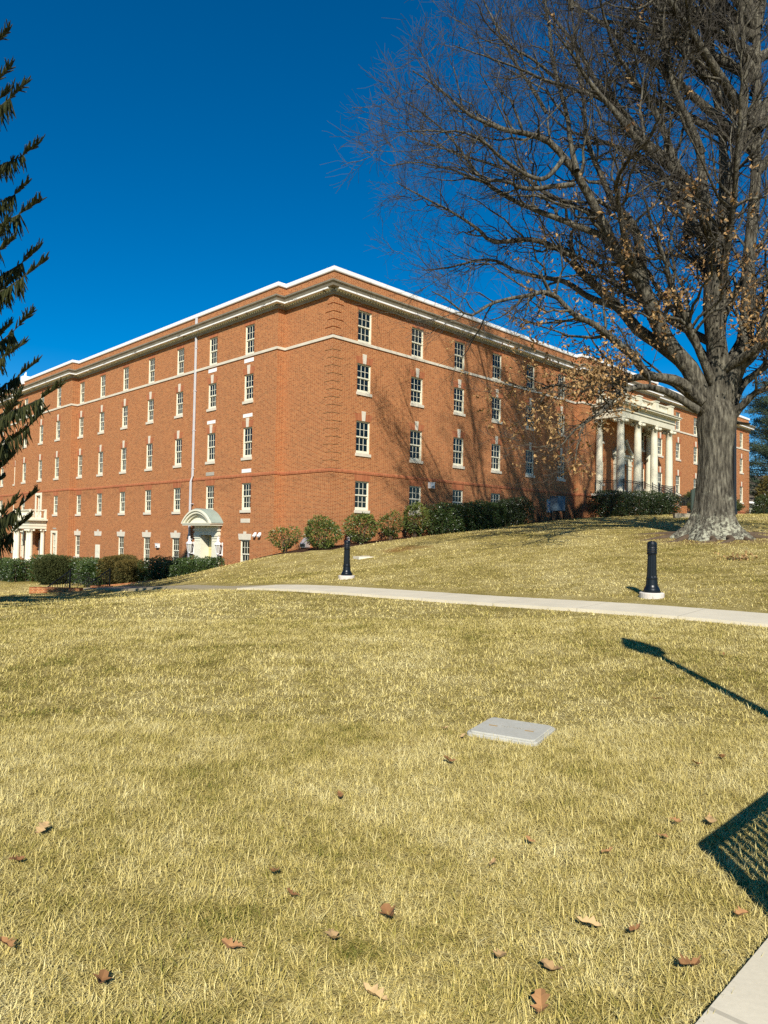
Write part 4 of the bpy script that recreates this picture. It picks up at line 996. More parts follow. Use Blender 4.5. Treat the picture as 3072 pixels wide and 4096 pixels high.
# stairs, cheek block and iron rails down to the lower lawn
sp = at(240, 2365, 34.6)
STN = thing('garden_steps', 'brick steps dropping from the path to the lower lawn, with a dark brick cheek block', 'steps', (-15.2, 36.0, -1.30), 0)
m = MB()
for k in range(5): m.box(-0.30*(k+1), -0.30*k, -1.75, 1.75, -1.6, -0.06-0.14*k)
m.build('treads', 'oldconcrete', STN)
m = MB(); m.box(-1.25, 1.1, -2.55, -2.15, -1.6, 0.24); m.build('cheek_wall', 'brick', STN); m = MB(); m.box(-0.2, 0.9, 1.85, 2.15, -1.6, 0.03); m.build('cheek_wall', 'brick', STN)
def stair_rail(x, y, z, label):
    r = thing('stair_railing', label, 'railing', (x, y, z), 0, 'black iron stair railings')
    m = MB(); a = Vector((-1.15, 0, -0.42)); b = Vector((0.0, 0, 0.0)); top_b = 1.0; top_a = 0.95
    m.bar(b+Vector((0, 0, top_b)), a+Vector((0, 0, 0.55)), 0.03); m.bar(b+Vector((0, 0, 0.1)), a+Vector((0, 0, 0.08)), 0.022)
    n = 10
    for k in range(1, n): q = a.lerp(b, k/n); m.bar(q+Vector((0, 0, .08)), q+Vector((0, 0, 0.55+(top_b-0.55)*k/n)), 0.014, 5)
    m.build('balusters', 'black', r)
    m = MB(); m.bar(b+Vector((0, 0, -0.3)), b+Vector((0, 0, 1.05)), 0.045, 6); m.build('newel_post', 'black', r); m = MB(); m.bar(a+Vector((0, 0, -0.3)), a+Vector((0, 0, 0.6)), 0.035, 6); m.build('newel_post', 'black', r)
    return r
q = at(278, 2368, 34.0); stair_rail(q[0], q[1], q[2], 'black iron stair railing nearer the dark brick block')
q = at(438, 2352, 38.0); stair_rail(q[0], q[1], q[2], 'black iron stair railing farther along, in front of the bronze yew')
# low brick edging of the bed and porch step rail
r = thing('bed_edging', 'low brick edging along the planting bed below the long hedge', 'edging', (*lp(12, 4.6), hz(*lp(12, 4.6))), 0)
m = MB(); pts = [np.array([*lp(s, o), 0]) for s, o in ((14.6, 5.2), (12.5, 4.7), (10.4, 4.15))]
for a, b in zip(pts[:-1], pts[1:]):
    for k in range(8):
        c0 = a+(b-a)*k/8; c1 = a+(b-a)*(k+0.97)/8; za = hz(*c0[:2]); zb_ = hz(*c1[:2]); dd = (b-a)/np.linalg.norm(b-a); nn = np.array([-dd[1], dd[0], 0])*0.12
        L0 = np.array(r.location)
        vs = [c0-nn, c1-nn, c1+nn, c0+nn]; zz = [za, zb_, zb_, za]
        m.add([(*(v[:2]-L0[:2]), z_-0.2-L0[2]) for v, z_ in zip(vs, zz)]+[(*(v[:2]-L0[:2]), z_+0.10-L0[2]) for v, z_ in zip(vs, zz)], [(0,3,2,1),(4,5,6,7),(0,1,5,4),(1,2,6,5),(2,3,7,6),(3,0,4,7)])
m.build('edging_bricks', 'brick', r)
q = LP(29.6, 4.6); r = thing('porch_steps', 'brick steps leading up to the white side porch', 'steps', (q[0], q[1], hz(q[0], q[1])), BROT-math.pi/2)
m = MB()
for k in range(5): m.box(-1.3, 1.3, -0.4+0.36*k, 3.2, -0.6, 0.17*(k+1))
m.build('treads', 'brick', r)
r2 = thing('porch_railing', 'black iron rail in front of the side porch columns between two hedges', 'railing', (q[0], q[1], hz(q[0], q[1])), BROT-math.pi/2)
m = MB(); railing(m, (-1.3, 0.9, 0.6), (1.3, 0.9, 0.6), 0.95, 0.28, True, 0.03); m.build('rail', 'black', r2)
# bicycle parked below the crest
def bicycle(loc, rz):
    r = thing('bicycle', 'dark bicycle parked below the lawn crest between the two stair railings', 'bicycle', loc, rz)
    for x in (-0.52, 0.52):
        w = MB(); n = 24; R0 = 0.33
        for k in range(n):
            a0, a1 = 2*math.pi*k/n, 2*math.pi*(k+1)/n
            w.bar((x+R0*math.cos(a0), 0, R0+R0*math.sin(a0)), (x+R0*math.cos(a1), 0, R0+R0*math.sin(a1)), 0.02, 5)
        for k in range(12):
            a = 2*math.pi*k/12; w.bar((x, 0, R0), (x+R0*math.cos(a), 0, R0+R0*math.sin(a)), 0.003, 3)
        w.build('wheel', 'rubber', r)
    f = MB(); A, B, Cc, D = (-0.52, 0, .33), (-0.08, 0, .30), (-0.2, 0, .78), (0.36, 0, .76)
    for a, b in ((A, B), (A, Cc), (B, Cc), (B, D), (Cc, D), (D, (0.52, 0, .33)), (Cc, (-0.24, 0, 0.93)), (D, (0.33, 0, 0.98))): f.bar(a, b, 0.018, 6)
    f.build('frame', 'black', r)
    h = MB(); h.bar((0.33, -0.28, 0.98), (0.33, 0.28, 0.98), 0.016); h.bar((0.33, -0.28, 0.98), (0.22, -0.3, 1.0), 0.02); h.bar((0.33, 0.28, 0.98), (0.22, 0.3, 1.0), 0.02); h.build('handlebar', 'black', r)
    s = MB(); s.prism([(-0.38, 0.93), (-0.36, 0.97), (-0.12, 0.955), (-0.1, 0.935)], -0.07, 0.07); s.build('saddle', 'rubber', r)
q = at(328, 2352, 40.0); bicycle((q[0], q[1], hz(q[0], q[1])), 0.25)
# ------------------------------------------------------------------ the bare oak
def resample(P, n):
    P = np.asarray(P, float); m = len(P)
    d = np.concatenate([[0], np.cumsum(np.linalg.norm(np.diff(P, axis=0), axis=1))]); t = np.linspace(0, d[-1], n)
    # Catmull-Rom through the points
    out = np.empty((n, P.shape[1])); idx = np.clip(np.searchsorted(d, t, 'right')-1, 0, m-2)
    for q in range(n):
        i = idx[q]; u = (t[q]-d[i])/max(1e-9, d[i+1]-d[i])
        p0 = P[max(i-1, 0)]; p1 = P[i]; p2 = P[i+1]; p3 = P[min(i+2, m-1)]
        out[q] = 0.5*((2*p1)+(-p0+p2)*u+(2*p0-5*p1+4*p2-p3)*u*u+(-p0+3*p1-3*p2+p3)*u**3)
    return out
def tubes(P, R, sides):
    """P (N,K,3) R (N,K) -> verts, quads"""
    N, K, _ = P.shape
    T = np.gradient(P, axis=1); T /= np.linalg.norm(T, axis=2, keepdims=True)+1e-9
    ref = np.where(np.abs(T.mean(1)[:, 2:3]) > 0.75, np.array([[1., 0.3, 0]]), np.array([[0.2, 0.1, 1.]]))[:, None, :]
    U = np.cross(T, ref); U /= np.linalg.norm(U, axis=2, keepdims=True)+1e-9; W_ = np.cross(T, U)
    a = 2*np.pi*np.arange(sides)/sides
    V = P[:, :, None, :]+(U[:, :, None, :]*np.cos(a)[:, None]+W_[:, :, None, :]*np.sin(a)[:, None])*R[:, :, None, None]
    V = V.reshape(-1, 3)
    n_i = np.arange(N)[:, None, None]*K*sides; k_i = np.arange(K-1)[None, :, None]*sides; s_i = np.arange(sides)[None, None, :]; s2 = (s_i+1) % sides
    q = np.stack([n_i+k_i+s_i, n_i+k_i+s2, n_i+k_i+sides+s2, n_i+k_i+sides+s_i], -1).reshape(-1, 4)
    return V, q
TX, TY, TZ = TREE
OAK = thing('oak_tree', 'huge bare spreading oak with lichen on its flared trunk and a few dead tan leaves', 'tree', (TX, TY, TZ))
# trunk: (px centre, py, px width) read at the trunk's distance
TR = [(2845, 2195, 310), (2848, 2165, 285), (2850, 2147, 255), (2852, 2120, 212), (2853, 2100, 182), (2855, 2070, 163), (2857, 2040, 152), (2858, 1980, 142), (2860, 1900, 129), (2863, 1800, 127), (2866, 1740, 138), (2868, 1690, 146), (2868, 1640, 130), (2872, 1590, 95), (2875, 1540, 62)]
ring = []; nS = 64; lob = np.random.default_rng(5)
prof = resample(np.array([[at(cx, py, TY)[0], at(cx, py, TY)[2], w/F*TY/2] for cx, py, w in TR]), 46)
ph = lob.uniform(0, 6.28, 4)
ang = 2*np.pi*np.arange(nS)/nS
V = []
for i, (x, z, r) in enumerate(prof):
    fl = max(0, 1-(z-TZ)/1.5)
    amp = 0.03+0.16*fl**1.5; amp2 = 0.02+0.04*fl
    rr = r*(1+amp*np.cos(5*ang+ph[0])+amp2*np.cos(11*ang+ph[1])+0.5*amp*np.cos(3*ang+ph[2])+0.012*np.cos(23*ang+ph[3]+z*1.3))
    V.append(np.stack([x+rr*np.cos(ang)-TX, rr*np.sin(ang)*0.95, np.full(nS, z-TZ)], 1))
V = np.concatenate(V); K = len(prof)
q = np.array([(i*nS+k, i*nS+(k+1) % nS, (i+1)*nS+(k+1) % nS, (i+1)*nS+k) for i in range(K-1) for k in range(nS)])
link_mesh('trunk', np_mesh('trunk', V, [q], smooth=True), M['bark'], OAK)
# surface roots
for k in range(11):
    a = 2*math.pi*k/11+lob.uniform(-.2, .2); L = lob.uniform(1.0, 2.3); pts = []
    for j in range(7):
        u = j/6; rr = 1.0+L*u; aa = a+0.25*math.sin(3*u+k); x, y = TX+rr*math.cos(aa), TY+rr*math.sin(aa)
        pts.append((x-TX, y-TY, hz(x, y)-TZ+0.03*(1-u)-0.04*u))
    P = np.array([pts]); R = np.linspace(0.14, 0.03, 7)[None]
    V, q = tubes(P, R, 7); link_mesh('root', np_mesh('root', V, [q], smooth=True), M['stem'], OAK)
a5 = lambda L: [(1500+x*.9476, y*.9476) for x, y in L]
a23 = lambda L: [(2300+x*.8664, 1000+y*.8664) for x, y in L]
a22 = lambda L: [(2272+x*.8658, y*.8658) for x, y in L]
# limbs traced as px polylines; each gets its own run in depth: (points, y at start, y at end, width px at start, at end)
LIMBS = [
 (a23([(625,760),(590,690),(540,560),(440,430),(350,240),(300,130),(240,60),(200,0)])+a5([(960,920),(910,820),(860,740),(740,600),(640,565),(520,540),(380,470),(300,400),(160,300)]), 26, 22.5, 86, 5),
 (a5([(1160,1270),(1130,1180),(1120,1040),(1075,930),(1020,880),(960,760),(900,600),(880,430),(850,200),(830,40)]), 25.3, 24, 50, 6),
 (a5([(1100,1120),(1060,1040),(1040,900),(1020,780),(1060,690),(1150,600),(1200,500)]), 25, 20, 34, 6),
 (a23([(600,680),(540,560),(400,440),(290,370),(230,300),(150,220),(60,130),(0,60)])+a5([(850,1090),(750,1040),(650,1010),(500,1020),(440,970),(330,900),(200,830),(90,770)]), 26.2, 28.5, 62, 4),
 (a23([(590,700),(480,600),(340,570),(270,490),(180,410),(100,350),(0,300)])+a5([(740,1240),(640,1250),(500,1280),(400,1330),(300,1260),(240,1230)]), 25.7, 21.5, 46, 4),
 (a23([(590,720),(450,610),(300,580),(200,600),(120,612),(0,630),(-80,620),(-200,640),(-330,600)]), 26.2, 26.5, 40, 4),
 (a23([(570,740),(420,660),(280,640),(180,680),(120,745),(60,790),(0,830),(-60,900),(-120,930)]), 25.5, 23, 34, 3),
 (a5([(1020,1080),(980,1010),(870,960),(750,920),(640,880),(540,830),(470,780),(400,700),(330,600),(230,500),(130,430)]), 24.9, 25.5, 34, 4),
 (a5([(1000,1290),(900,1250),(800,1190),(700,1170),(590,1140),(480,1100),(300,1130),(200,1140)]), 26.8, 30, 30, 4),
 (a5([(800,660),(700,760),(560,690),(470,610),(380,560),(230,550),(90,560)]), 23.9, 20, 22, 3),
 (a5([(840,780),(650,800),(560,770),(430,760),(330,720),(180,690),(60,700)]), 24.1, 26.5, 22, 3),
 (a5([(850,720),(830,640),(800,480),(760,330),(735,180),(715,0),(700,-100)]), 23.8, 25, 26, 6),
 (a23([(655,700),(660,480),(640,300),(640,200)])+a22([(690,1130),(650,1050),(620,900),(540,820),(430,720),(330,640),(230,520),(100,370),(20,250),(-60,150)]), 26, 22, 92, 6),
 (a22([(640,960),(620,850),(600,680),(540,560),(480,380),(430,180),(410,60),(400,-60)]), 25, 26.5, 44, 10),
 (a22([(690,1130),(730,980),(760,830),(790,690),(815,500),(820,330),(800,150),(790,-50)]), 26, 24.5, 56, 14),
 (a22([(690,1100),(715,900),(710,650),(690,480),(650,250),(620,50),(610,-60)]), 26.4, 29, 46, 12),
 (a23([(690,760),(700,680),(770,480),(790,350),(800,150),(795,50)])+a22([(860,900),(870,500),(870,200),(872,0),(880,-200)]), 26.2, 26.2, 84, 22),
 (a23([(700,700),(740,560),(830,470),(891,300),(960,150),(1040,-50),(1100,-200)]), 25.8, 23.5, 62, 10),
 (a23([(720,800),(760,640),(850,560),(960,480),(1080,440),(1220,380)]), 26.2, 28, 46, 6),
 (a23([(720,780),(800,690),(891,640),(1000,640),(1120,600),(1250,620)]), 26, 23, 36, 4),
 (a23([(690,600),(660,400),(680,200),(640,0)])+a22([(560,1000),(470,840),(380,760),(250,690),(120,640),(0,600),(-100,520)]), 26.6, 31, 60, 5),
 (a5([(1330,1000),(1300,740),(1160,620),(1060,490),(940,350),(850,190),(740,60),(690,-40)]), 25.6, 29.5, 44, 6),
 (a5([(1120,570),(1100,560),(980,440),(850,380),(700,330),(560,270),(430,230),(330,190)]), 25, 21.5, 26, 3),
 (a5([(1260,680),(1180,480),(1080,330),(1000,200),(960,60),(930,-80)]), 25.6, 22.5, 30, 6),
 (a5([(1380,650),(1330,530),(1260,370),(1220,200),(1190,0),(1180,-80)]), 25.2, 24, 34, 8),
 (a5([(960,920),(860,880),(720,820),(600,740),(480,690),(360,650),(200,600),(120,560)]), 24.6, 29, 24, 3),
 (a22([(880,600),(930,450),(1000,300),(1060,100),(1100,-100)]), 26, 27.5, 40, 10),
 (a22([(870,800),(960,700),(1080,560),(1200,420),(1300,200)]), 26.3, 24, 40, 8),
 (a5([(760,330),(640,240),(540,170),(470,90),(430,10)]), 24.4, 22, 14, 3),
 (a5([(1000,1260),(1010,1180),(985,1130),(1040,1010)]), 24.6, 24.0, 12, 3),
]
rl = np.random.default_rng(77)
LP_, LR_ = [], []
for px, y0, y1, w0, w1 in LIMBS:
    n = len(px); P = np.array([at(a, b, y0+(y1-y0)*(k/(n-1))**1.3) for k, (a, b) in enumerate(px)])
    # (the far half of the crown gets its own limbs below)
    R = np.array([(w0+(w1-w0)*(k/(n-1))**0.8)/F*P[k, 1]/2 for k in range(n)])
    Q = resample(np.concatenate([P, R[:, None]], 1), 36)
    wob = rl.normal(0, 1, (36, 3)); wob = np.cumsum(wob, 0); wob -= np.linspace(0, 1, 36)[:, None]*wob[-1]
    Q[:, :3] += wob*0.012
    Q[:, :3] -= TREE; LP_.append(Q[:, :3]); LR_.append(np.maximum(Q[:, 3], 0.012))
# limbs that run toward and away from the camera, and to the hidden right side
for k in range(13):
    a = (0.5+k*0.79) % 6.28; hgt0 = rl.uniform(5.0, 10.5); L = rl.uniform(6, 10); el = rl.uniform(0.35, 1.0)
    p = np.array([at(2868, 1600, TY)[0]-TX+0.2*math.cos(a), 0.25*math.sin(a), hgt0-1.0]); d = np.array([math.cos(a)*math.cos(el), math.sin(a)*math.cos(el), math.sin(el)])
    if d[0] < -0.55: continue
    t = np.linspace(0, 1, 36)[:, None]; wob = np.cumsum(rl.normal(0, .03, (36, 3)), 0)
    Q = p+d*L*t+np.array([0, 0, 1.0])*L*0.16*t**2+wob*t
    LP_.append(Q); LR_.append(np.linspace(0.17, 0.02, 36))
for P, R in list(zip(LP_, LR_)):          # limbs that leave the picture at the top carry on into the upper crown
    if (P[-1]+TREE)[2] > 19.5 and abs(P[-1][0]) < 14:
        d = P[-1]-P[-6]; d /= np.linalg.norm(d); d = d*0.7+np.array([-0.12, 0, 0.75]); d /= np.linalg.norm(d); L = rl.uniform(5, 8.5)
        t = np.linspace(0, 1, 36)[:, None]; LP_.append(P[-1]+d*L*t+np.cumsum(rl.normal(0, .03, (36, 3)), 0)*t); LR_.append(np.linspace(max(R[-1], .09), 0.02, 36))
lead = LP_[16]
for k in range(26):
    p = lead[int(rl.uniform(18, 35))]+np.array([0, 0, rl.uniform(0, 2.5)]); a = rl.uniform(2.3, 4.0) if k % 4 else rl.uniform(-1, 1); el = rl.uniform(0.55, 1.1); L = rl.uniform(6.5, 11)
    d = np.array([math.cos(a)*math.cos(el), math.sin(a)*math.cos(el)*0.8, math.sin(el)]); t = np.linspace(0, 1, 36)[:, None]
    LP_.append(p+d*L*t+np.array([-0.5, 0, -0.6])*t**2+np.cumsum(rl.normal(0, .03, (36, 3)), 0)*t); LR_.append(np.linspace(0.20, 0.03, 36))
for P, R in zip(LP_, LR_):
    V, q = tubes(P[None], R[None], 9); link_mesh('limb', np_mesh('limb', V, [q], smooth=True), M['bark'], OAK)
def spawn(P, R, nper, umin, lens, angle, rratio, K, upb, curl, r):
    """children on parents P (N,K,3)"""
    N, KP, _ = P.shape
    idx = np.repeat(np.arange(N), nper); n = len(idx)
    u = r.uniform(umin, 0.98, n); f = u*(KP-1); i0 = np.minimum(f.astype(int), KP-2); w = (f-i0)[:, None]
    pos = P[idx, i0]*(1-w)+P[idx, i0+1]*w; T = P[idx, i0+1]-P[idx, i0]; T /= np.linalg.norm(T, axis=1)[:, None]+1e-9
    pr = R[idx, i0]*(1-w[:, 0])+R[idx, i0+1]*w[:, 0]
    rv = r.normal(0, 1, (n, 3)); S = np.cross(T, rv); S /= np.linalg.norm(S, axis=1)[:, None]+1e-9
    a = rad(angle)*r.uniform(0.65, 1.35, n)[:, None]
    D = T*np.cos(a)+S*np.sin(a); D[:, 2] += upb; D /= np.linalg.norm(D, axis=1)[:, None]
    L = r.uniform(lens[0], lens[1], n)*(1.15-0.6*u)
    t = np.linspace(0, 1, K)
    C = r.normal(0, 1, (n, 3)); C[:, 2] += 0.5
    Q = pos[:, None, :]+D[:, None, :]*(L[:, None]*t)[:, :, None]+C[:, None, :]*(curl*L[:, None]*t**2)[:, :, None]
    jit = np.cumsum(r.normal(0, 1, (n, K, 3)), 1)*(0.035*L)[:, None, None]; jit -= jit[:, :1]; Q += jit
    r0 = np.minimum(pr*rratio, 0.02+L*0.014); RR = r0[:, None]*(1-0.82*t)[None, :]
    return Q, RR
LPa = np.array(LP_); LRa = np.array(LR_)
lenL = np.linalg.norm(np.diff(LPa, axis=1), axis=2).sum(1)
nper = np.clip((lenL/0.58).astype(int), 8, 30)
b1, r1 = spawn(LPa, LRa, nper, 0.22, (1.3, 4.2), 46, 0.55, 8, 0.12, 0.16, rl)
b2, r2 = spawn(b1, r1, 7, 0.15, (0.6, 1.9), 44, 0.6, 6, 0.06, 0.16, rl)
b3, r3 = spawn(b2, r2, 5, 0.12, (0.28, 0.95), 42, 0.7, 4, 0.04, 0.14, rl)
b3b, r3b = spawn(LPa, LRa, 40, 0.35, (0.5, 1.6), 55, 0.25, 5, 0.05, 0.18, rl)
r1 = np.maximum(r1, 0.008); r2 = np.maximum(r2, 0.0056); r3 = np.maximum(r3, 0.0040); r3b = np.maximum(r3b, 0.005)
def keepz(b, r):
    m = b[:, :, 2].min(1) > 1.5; return b[m], r[m]
b1, r1 = keepz(b1, r1); b2, r2 = keepz(b2, r2); b3, r3 = keepz(b3, r3)
V, q = tubes(b1, r1, 5); o = link_mesh('branches', np_mesh('branches', V, [q], smooth=True), M['bark'], OAK); o['kind'] = 'stuff'
Va, qa = tubes(b2, r2, 4); Vb, qb = tubes(b3, r3, 3); Vc, qc = tubes(b3b, r3b, 4)
o = link_mesh('twigs', np_mesh('twigs', np.concatenate([Va, Vb, Vc]), [np.concatenate([qa, qb+len(Va), qc+len(Va)+len(Vb)])]), M['twig'], OAK); o['kind'] = 'stuff'
# dead leaves that hang on in the lower crown
tips = np.concatenate([b2[:, -1], b2[:, 3], b3[:, -1], b3b[:, 3]]); hx = np.linalg.norm(tips[:, :2], axis=1)
wgt = np.exp(-((tips[:, 2]-5.0)/2.9)**2)*np.exp(-((hx-2.6)/3.4)**2)+0.003*np.exp(-((tips[:, 2]-10)/5)**2)*(hx < 8)
cn = rl.uniform(0, 1, len(tips)); 
cl3 = (np.sin(tips[:, 0]*1.7+1)*np.sin(tips[:, 1]*1.9)*np.sin(tips[:, 2]*1.8+2)); wgt = wgt*np.clip(0.5+1.6*cl3, 0.05, 2)
sel = rl.choice(len(tips), 2000, replace=False, p=wgt/wgt.sum()); tp = np.repeat(tips[sel], 5, axis=0)+rl.normal(0, 0.09, (2000*5, 3))
V, Fs, T = leaf_cloud(tp, rl.normal(0, 1, tp.shape), 0.15, 0.085, np.clip(rl.normal(0.5, 0.25, len(tp)), 0, 1), 0.7, 0.8, 0.3)
o = link_mesh('dead_leaves', np_mesh('dead_leaves', V, Fs, T), M['oakleaf'], OAK); o['kind'] = 'stuff'

# ------------------------------------------------------------------ the spruce at the left edge
SX, SY = -13.4, 16.3; SZ = hz(SX, SY); rs = np.random.default_rng(9)
SPR = thing('spruce_tree', 'dark weeping spruce at the left edge with drooping needle covered branches', 'tree', (SX, SY, SZ))
MB().lathe([(0.36, -0.2), (0.30, 0.6), (0.26, 4), (0.20, 9), (0.14, 16), (0.03, 23.5)], 14).build('trunk', 'bark', SPR)
tipspx = [(20,100,.2),(-30,40,.6),(105,325,.0),(-10,250,-.5),(20,350,.4),(138,565,.1),(20,680,-.6),(110,730,.7),(134,800,-.2),(60,960,.5),(118,995,.2),(20,900,-.8),(150,1035,-.1),(60,1090,.8),(168,1255,.0),(75,1370,-.5),(40,1300,.6),(110,1440,.4),(205,1545,-.1),(170,1640,.7),(60,1580,-.7),(90,1720,.2),(40,1830,.5),(108,1965,.0),(128,2075,.3),(30,2000,-.5),(15,1690,1.0)]
br = []; rad_ = []
for px, py, dy in tipspx:
    tip = at(px+14, py, SY+dy*2.2-0.3)-np.array([SX, SY, SZ]); h = tip[2]
    L = np.linalg.norm(tip[:2]); z0 = h+0.06*L+rs.uniform(-.2, .3); base = np.array([0.0, 0.0, z0])
    t = np.linspace(0, 1, 14)[:, None]; sag = -rs.uniform(0.8, 1.3)*np.sin(np.pi*t**1.7)
    Q = base+(tip-base)*t; Q[:, 2:] += sag; Q[:, :2] += np.cumsum(rs.normal(0, .03, (14, 2)), 0)*t
    br.append(Q); rad_.append(np.linspace(0.055, 0.006, 14))
nshow = len(br)
for k in range(120):
    h = 1.6+20.5*(k/120); a = k*2.4; L = (5.9*(1-h/24.5)+0.5)*rs.uniform(.8, 1.08)
    if math.cos(a) > 0.5: L *= 0.78
    t = np.linspace(0, 1, 14)[:, None]; Q = np.array([0, 0, h+0.3*L*.4])+np.array([math.cos(a), math.sin(a), 0])*L*t
    Q[:, 2:] += -0.45*L*np.sin(np.pi*t**0.8*0.8)*0.55+0.05*L*t**4; br.append(Q); rad_.append(np.linspace(0.05, 0.006, 14))
BR = np.array(br); V, q = tubes(BR, np.array(rad_), 5); o = link_mesh('branches', np_mesh('branches', V, [q], smooth=True), M['twig'], SPR); o['kind'] = 'stuff'
def hang(BRs, per, L0, L1, r):
    N = len(BRs); idx = np.repeat(np.arange(N), per); u = r.uniform(0.12, 1.0, len(idx)); f = u*13; i0 = np.minimum(f.astype(int), 12); w = (f-i0)[:, None]
    p = BRs[idx, i0]*(1-w)+BRs[idx, i0+1]*w; T = BRs[idx, i0+1]-BRs[idx, i0]; T /= np.linalg.norm(T, axis=1)[:, None]
    s = np.cross(T, [0, 0, 1.0]); s /= np.linalg.norm(s, axis=1)[:, None]+1e-9
    d = s*r.normal(0, .38, (len(idx), 1))+T*r.uniform(-0.1, 0.5, (len(idx), 1))+np.array([0, 0, -1.0])*r.uniform(0.8, 1.2, (len(idx), 1)); sh = r.uniform(0, 1, len(idx)) < 0.10; d[sh] = s[sh]*r.normal(0, .9, (sh.sum(), 1))+T[sh]*0.5+np.array([0, 0, 0.6])
    end = u > 0.93; d[end] = T[end]*0.7+s[end]*r.normal(0, .8, (end.sum(), 1))+np.array([0, 0, 0.7])
    d /= np.linalg.norm(d, axis=1)[:, None]; L = r.uniform(L0, L1, len(idx))*(1.1-0.5*u); L[end] *= 0.7; L[sh] *= 0.5
    t = np.linspace(0, 1, 5); Q = p[:, None]+d[:, None]*(L[:, None]*t)[:, :, None]; Q[:, :, 2] -= (0.16*L[:, None]*t**2)*(~end)[:, None]
    return Q, L
def brush(Q, L, r, needles, nl, width):
    n = len(Q); Rr = np.array([0.016, 0.02, 0.02, 0.016, 0.006])*width; V, q = tubes(Q, np.repeat(Rr[None], n, 0), 4); tone = np.repeat(np.clip(r.normal(.35, .2, n), 0, 1), 5*4)
    idx = np.repeat(np.arange(n), needles); u = r.uniform(0, 1, len(idx)); f = u*4; i0 = np.minimum(f.astype(int), 3); w = (f-i0)[:, None]
    p = Q[idx, i0]*(1-w)+Q[idx, i0+1]*w; T = Q[idx, i0+1]-Q[idx, i0]; T /= np.linalg.norm(T, axis=1)[:, None]
    rv = r.normal(0, 1, T.shape); S = np.cross(T, rv); S /= np.linalg.norm(S, axis=1)[:, None]
    tip = p+(S*0.85+T*0.6)*nl; side = np.cross(S, T)*0.007
    V2 = np.stack([p-side, p+side, tip], 1).reshape(-1, 3); i = np.arange(len(idx))*3+len(V)
    tn = np.repeat(np.clip(r.normal(.5, .25, len(idx)), 0, 1), 3)
    return np.concatenate([V, V2]), [q, np.stack([i, i+1, i+2], 1)], np.concatenate([tone, tn])
Q, L = hang(BR[:nshow], 620, 0.18, 0.66, rs); V, Fs, T = brush(Q, L, rs, 14, 0.038, 0.8)
o = link_mesh('needle_sprays', np_mesh('needle_sprays', V, Fs, T), M['needle'], SPR); o['kind'] = 'stuff'
Q, L = hang(BR[nshow:], 110, 0.3, 0.8, rs); V, Fs, T = brush(Q, L, rs, 3, 0.06, 1.6)
o = link_mesh('inner_needle_sprays', np_mesh('inner_needle_sprays', V, Fs, T), M['needle'], SPR); o['kind'] = 'stuff'
mb = MB()
for k in (10, 14, 5):
    p = BR[k][11]; cn = MB(); cn.lathe([(0.004, 0), (0.024, -0.03), (0.028, -0.08), (0.02, -0.13), (0.004, -0.16)], 8, tuple(p)); cn.build('cone', 'stem', SPR)

# ------------------------------------------------------------------ far right: pines, house, lamp post, sign
def pine(x, y, h, label, seed, nb, side):
    r = np.random.default_rng(seed); z = hz(x, y); root = thing('pine_tree', label, 'tree', (x, y, z), 0, 'pines behind the far end of the building')
    MB().lathe([(0.42, -0.3), (0.34, 2), (0.28, h*0.5), (0.06, h)], 10).build('trunk', 'bark', root)
    P = []; C = []
    for k in range(nb):
        hh = h*(0.16+0.8*k/nb); a = r.uniform(0, 6.28); L = (1.1-hh/h)*h*0.42*r.uniform(.7, 1.1)
        t = np.linspace(0, 1, 8)[:, None]; Q = np.array([0, 0, hh])+np.array([math.cos(a), math.sin(a), 0.05])*L*t; Q[:, 2:] += 0.06*L*t**2; Q += np.cumsum(r.normal(0, .06, (8, 3)), 0)*t
        P.append(Q)
        for j in range(int(6+L*2.2)):
            u = r.uniform(0.3, 1.0); q = Q[min(7, int(u*7))]+r.normal(0, 1, 3)*np.array([.55, .55, .22]); C.append(q)
    P = np.array(P); V, q = tubes(P, np.repeat(np.linspace(.09, .02, 8)[None], nb, 0), 5); o = link_mesh('branches', np_mesh('branches', V, [q]), M['twig'], root); o['kind'] = 'stuff'
    C = np.array(C); pp = np.repeat(C, 46, 0)+r.normal(0, 1, (len(C)*46, 3))*np.array([.32, .32, .16]); dd = r.normal(0, 1, pp.shape); dd[:, 2] = np.abs(dd[:, 2])
    tone = np.clip(np.repeat(r.normal(.45, .15, len(C)), 46)+r.normal(0, .12, len(pp)), 0, 1)
    V, Fs, T = leaf_cloud(pp, dd, 0.34, 0.055, tone, 0.0, 0.5, 0.1); o = link_mesh('needles', np_mesh('needles', V, Fs, T), M['pine'], root); o['kind'] = 'stuff'
pine(47.5, 86, 23, 'tall pine beyond the far brick end, the one at the photo edge', 61, 60, -1)
pine(52, 96, 19, 'shorter pine farther back beyond the brick end', 62, 44, -1)
x, y = 46.2, 80; z = hz(x, y); z = hz(46, 80)
shrub('evergreen_shrub', 'dark olive evergreen in front of the far grey roofed house', 'shrub', (43.9, 80, hz(43.9, 80)), 2.3, 2.2, 2.9, 2600, 0.40, 0.14, 'yewbrown', 63, None, low=0.7, stems=4, zc=2.9)
p = at(3062, 2040, 62); shrub('evergreen_shrub', 'nearly black cone shaped evergreen at the right photo edge', 'shrub', (p[0], p[1], hz(p[0], p[1])), 1.0, 0.9, 0.95, 1600, 0.22, 0.08, 'hollydark', 64, None, low=1.2, stems=3)
hx0, hy0 = 48.5, 92.0; hzz = hz(hx0, hy0)
HS = thing('distant_house', 'low white house with a brown grey hip roof behind the pines at the far right', 'house', (hx0, hy0, hzz), rad(8))
m = MB(); m.box(-5, 12, -4, 6, -0.5, 2.7); m.build('wall', 'cream', HS)
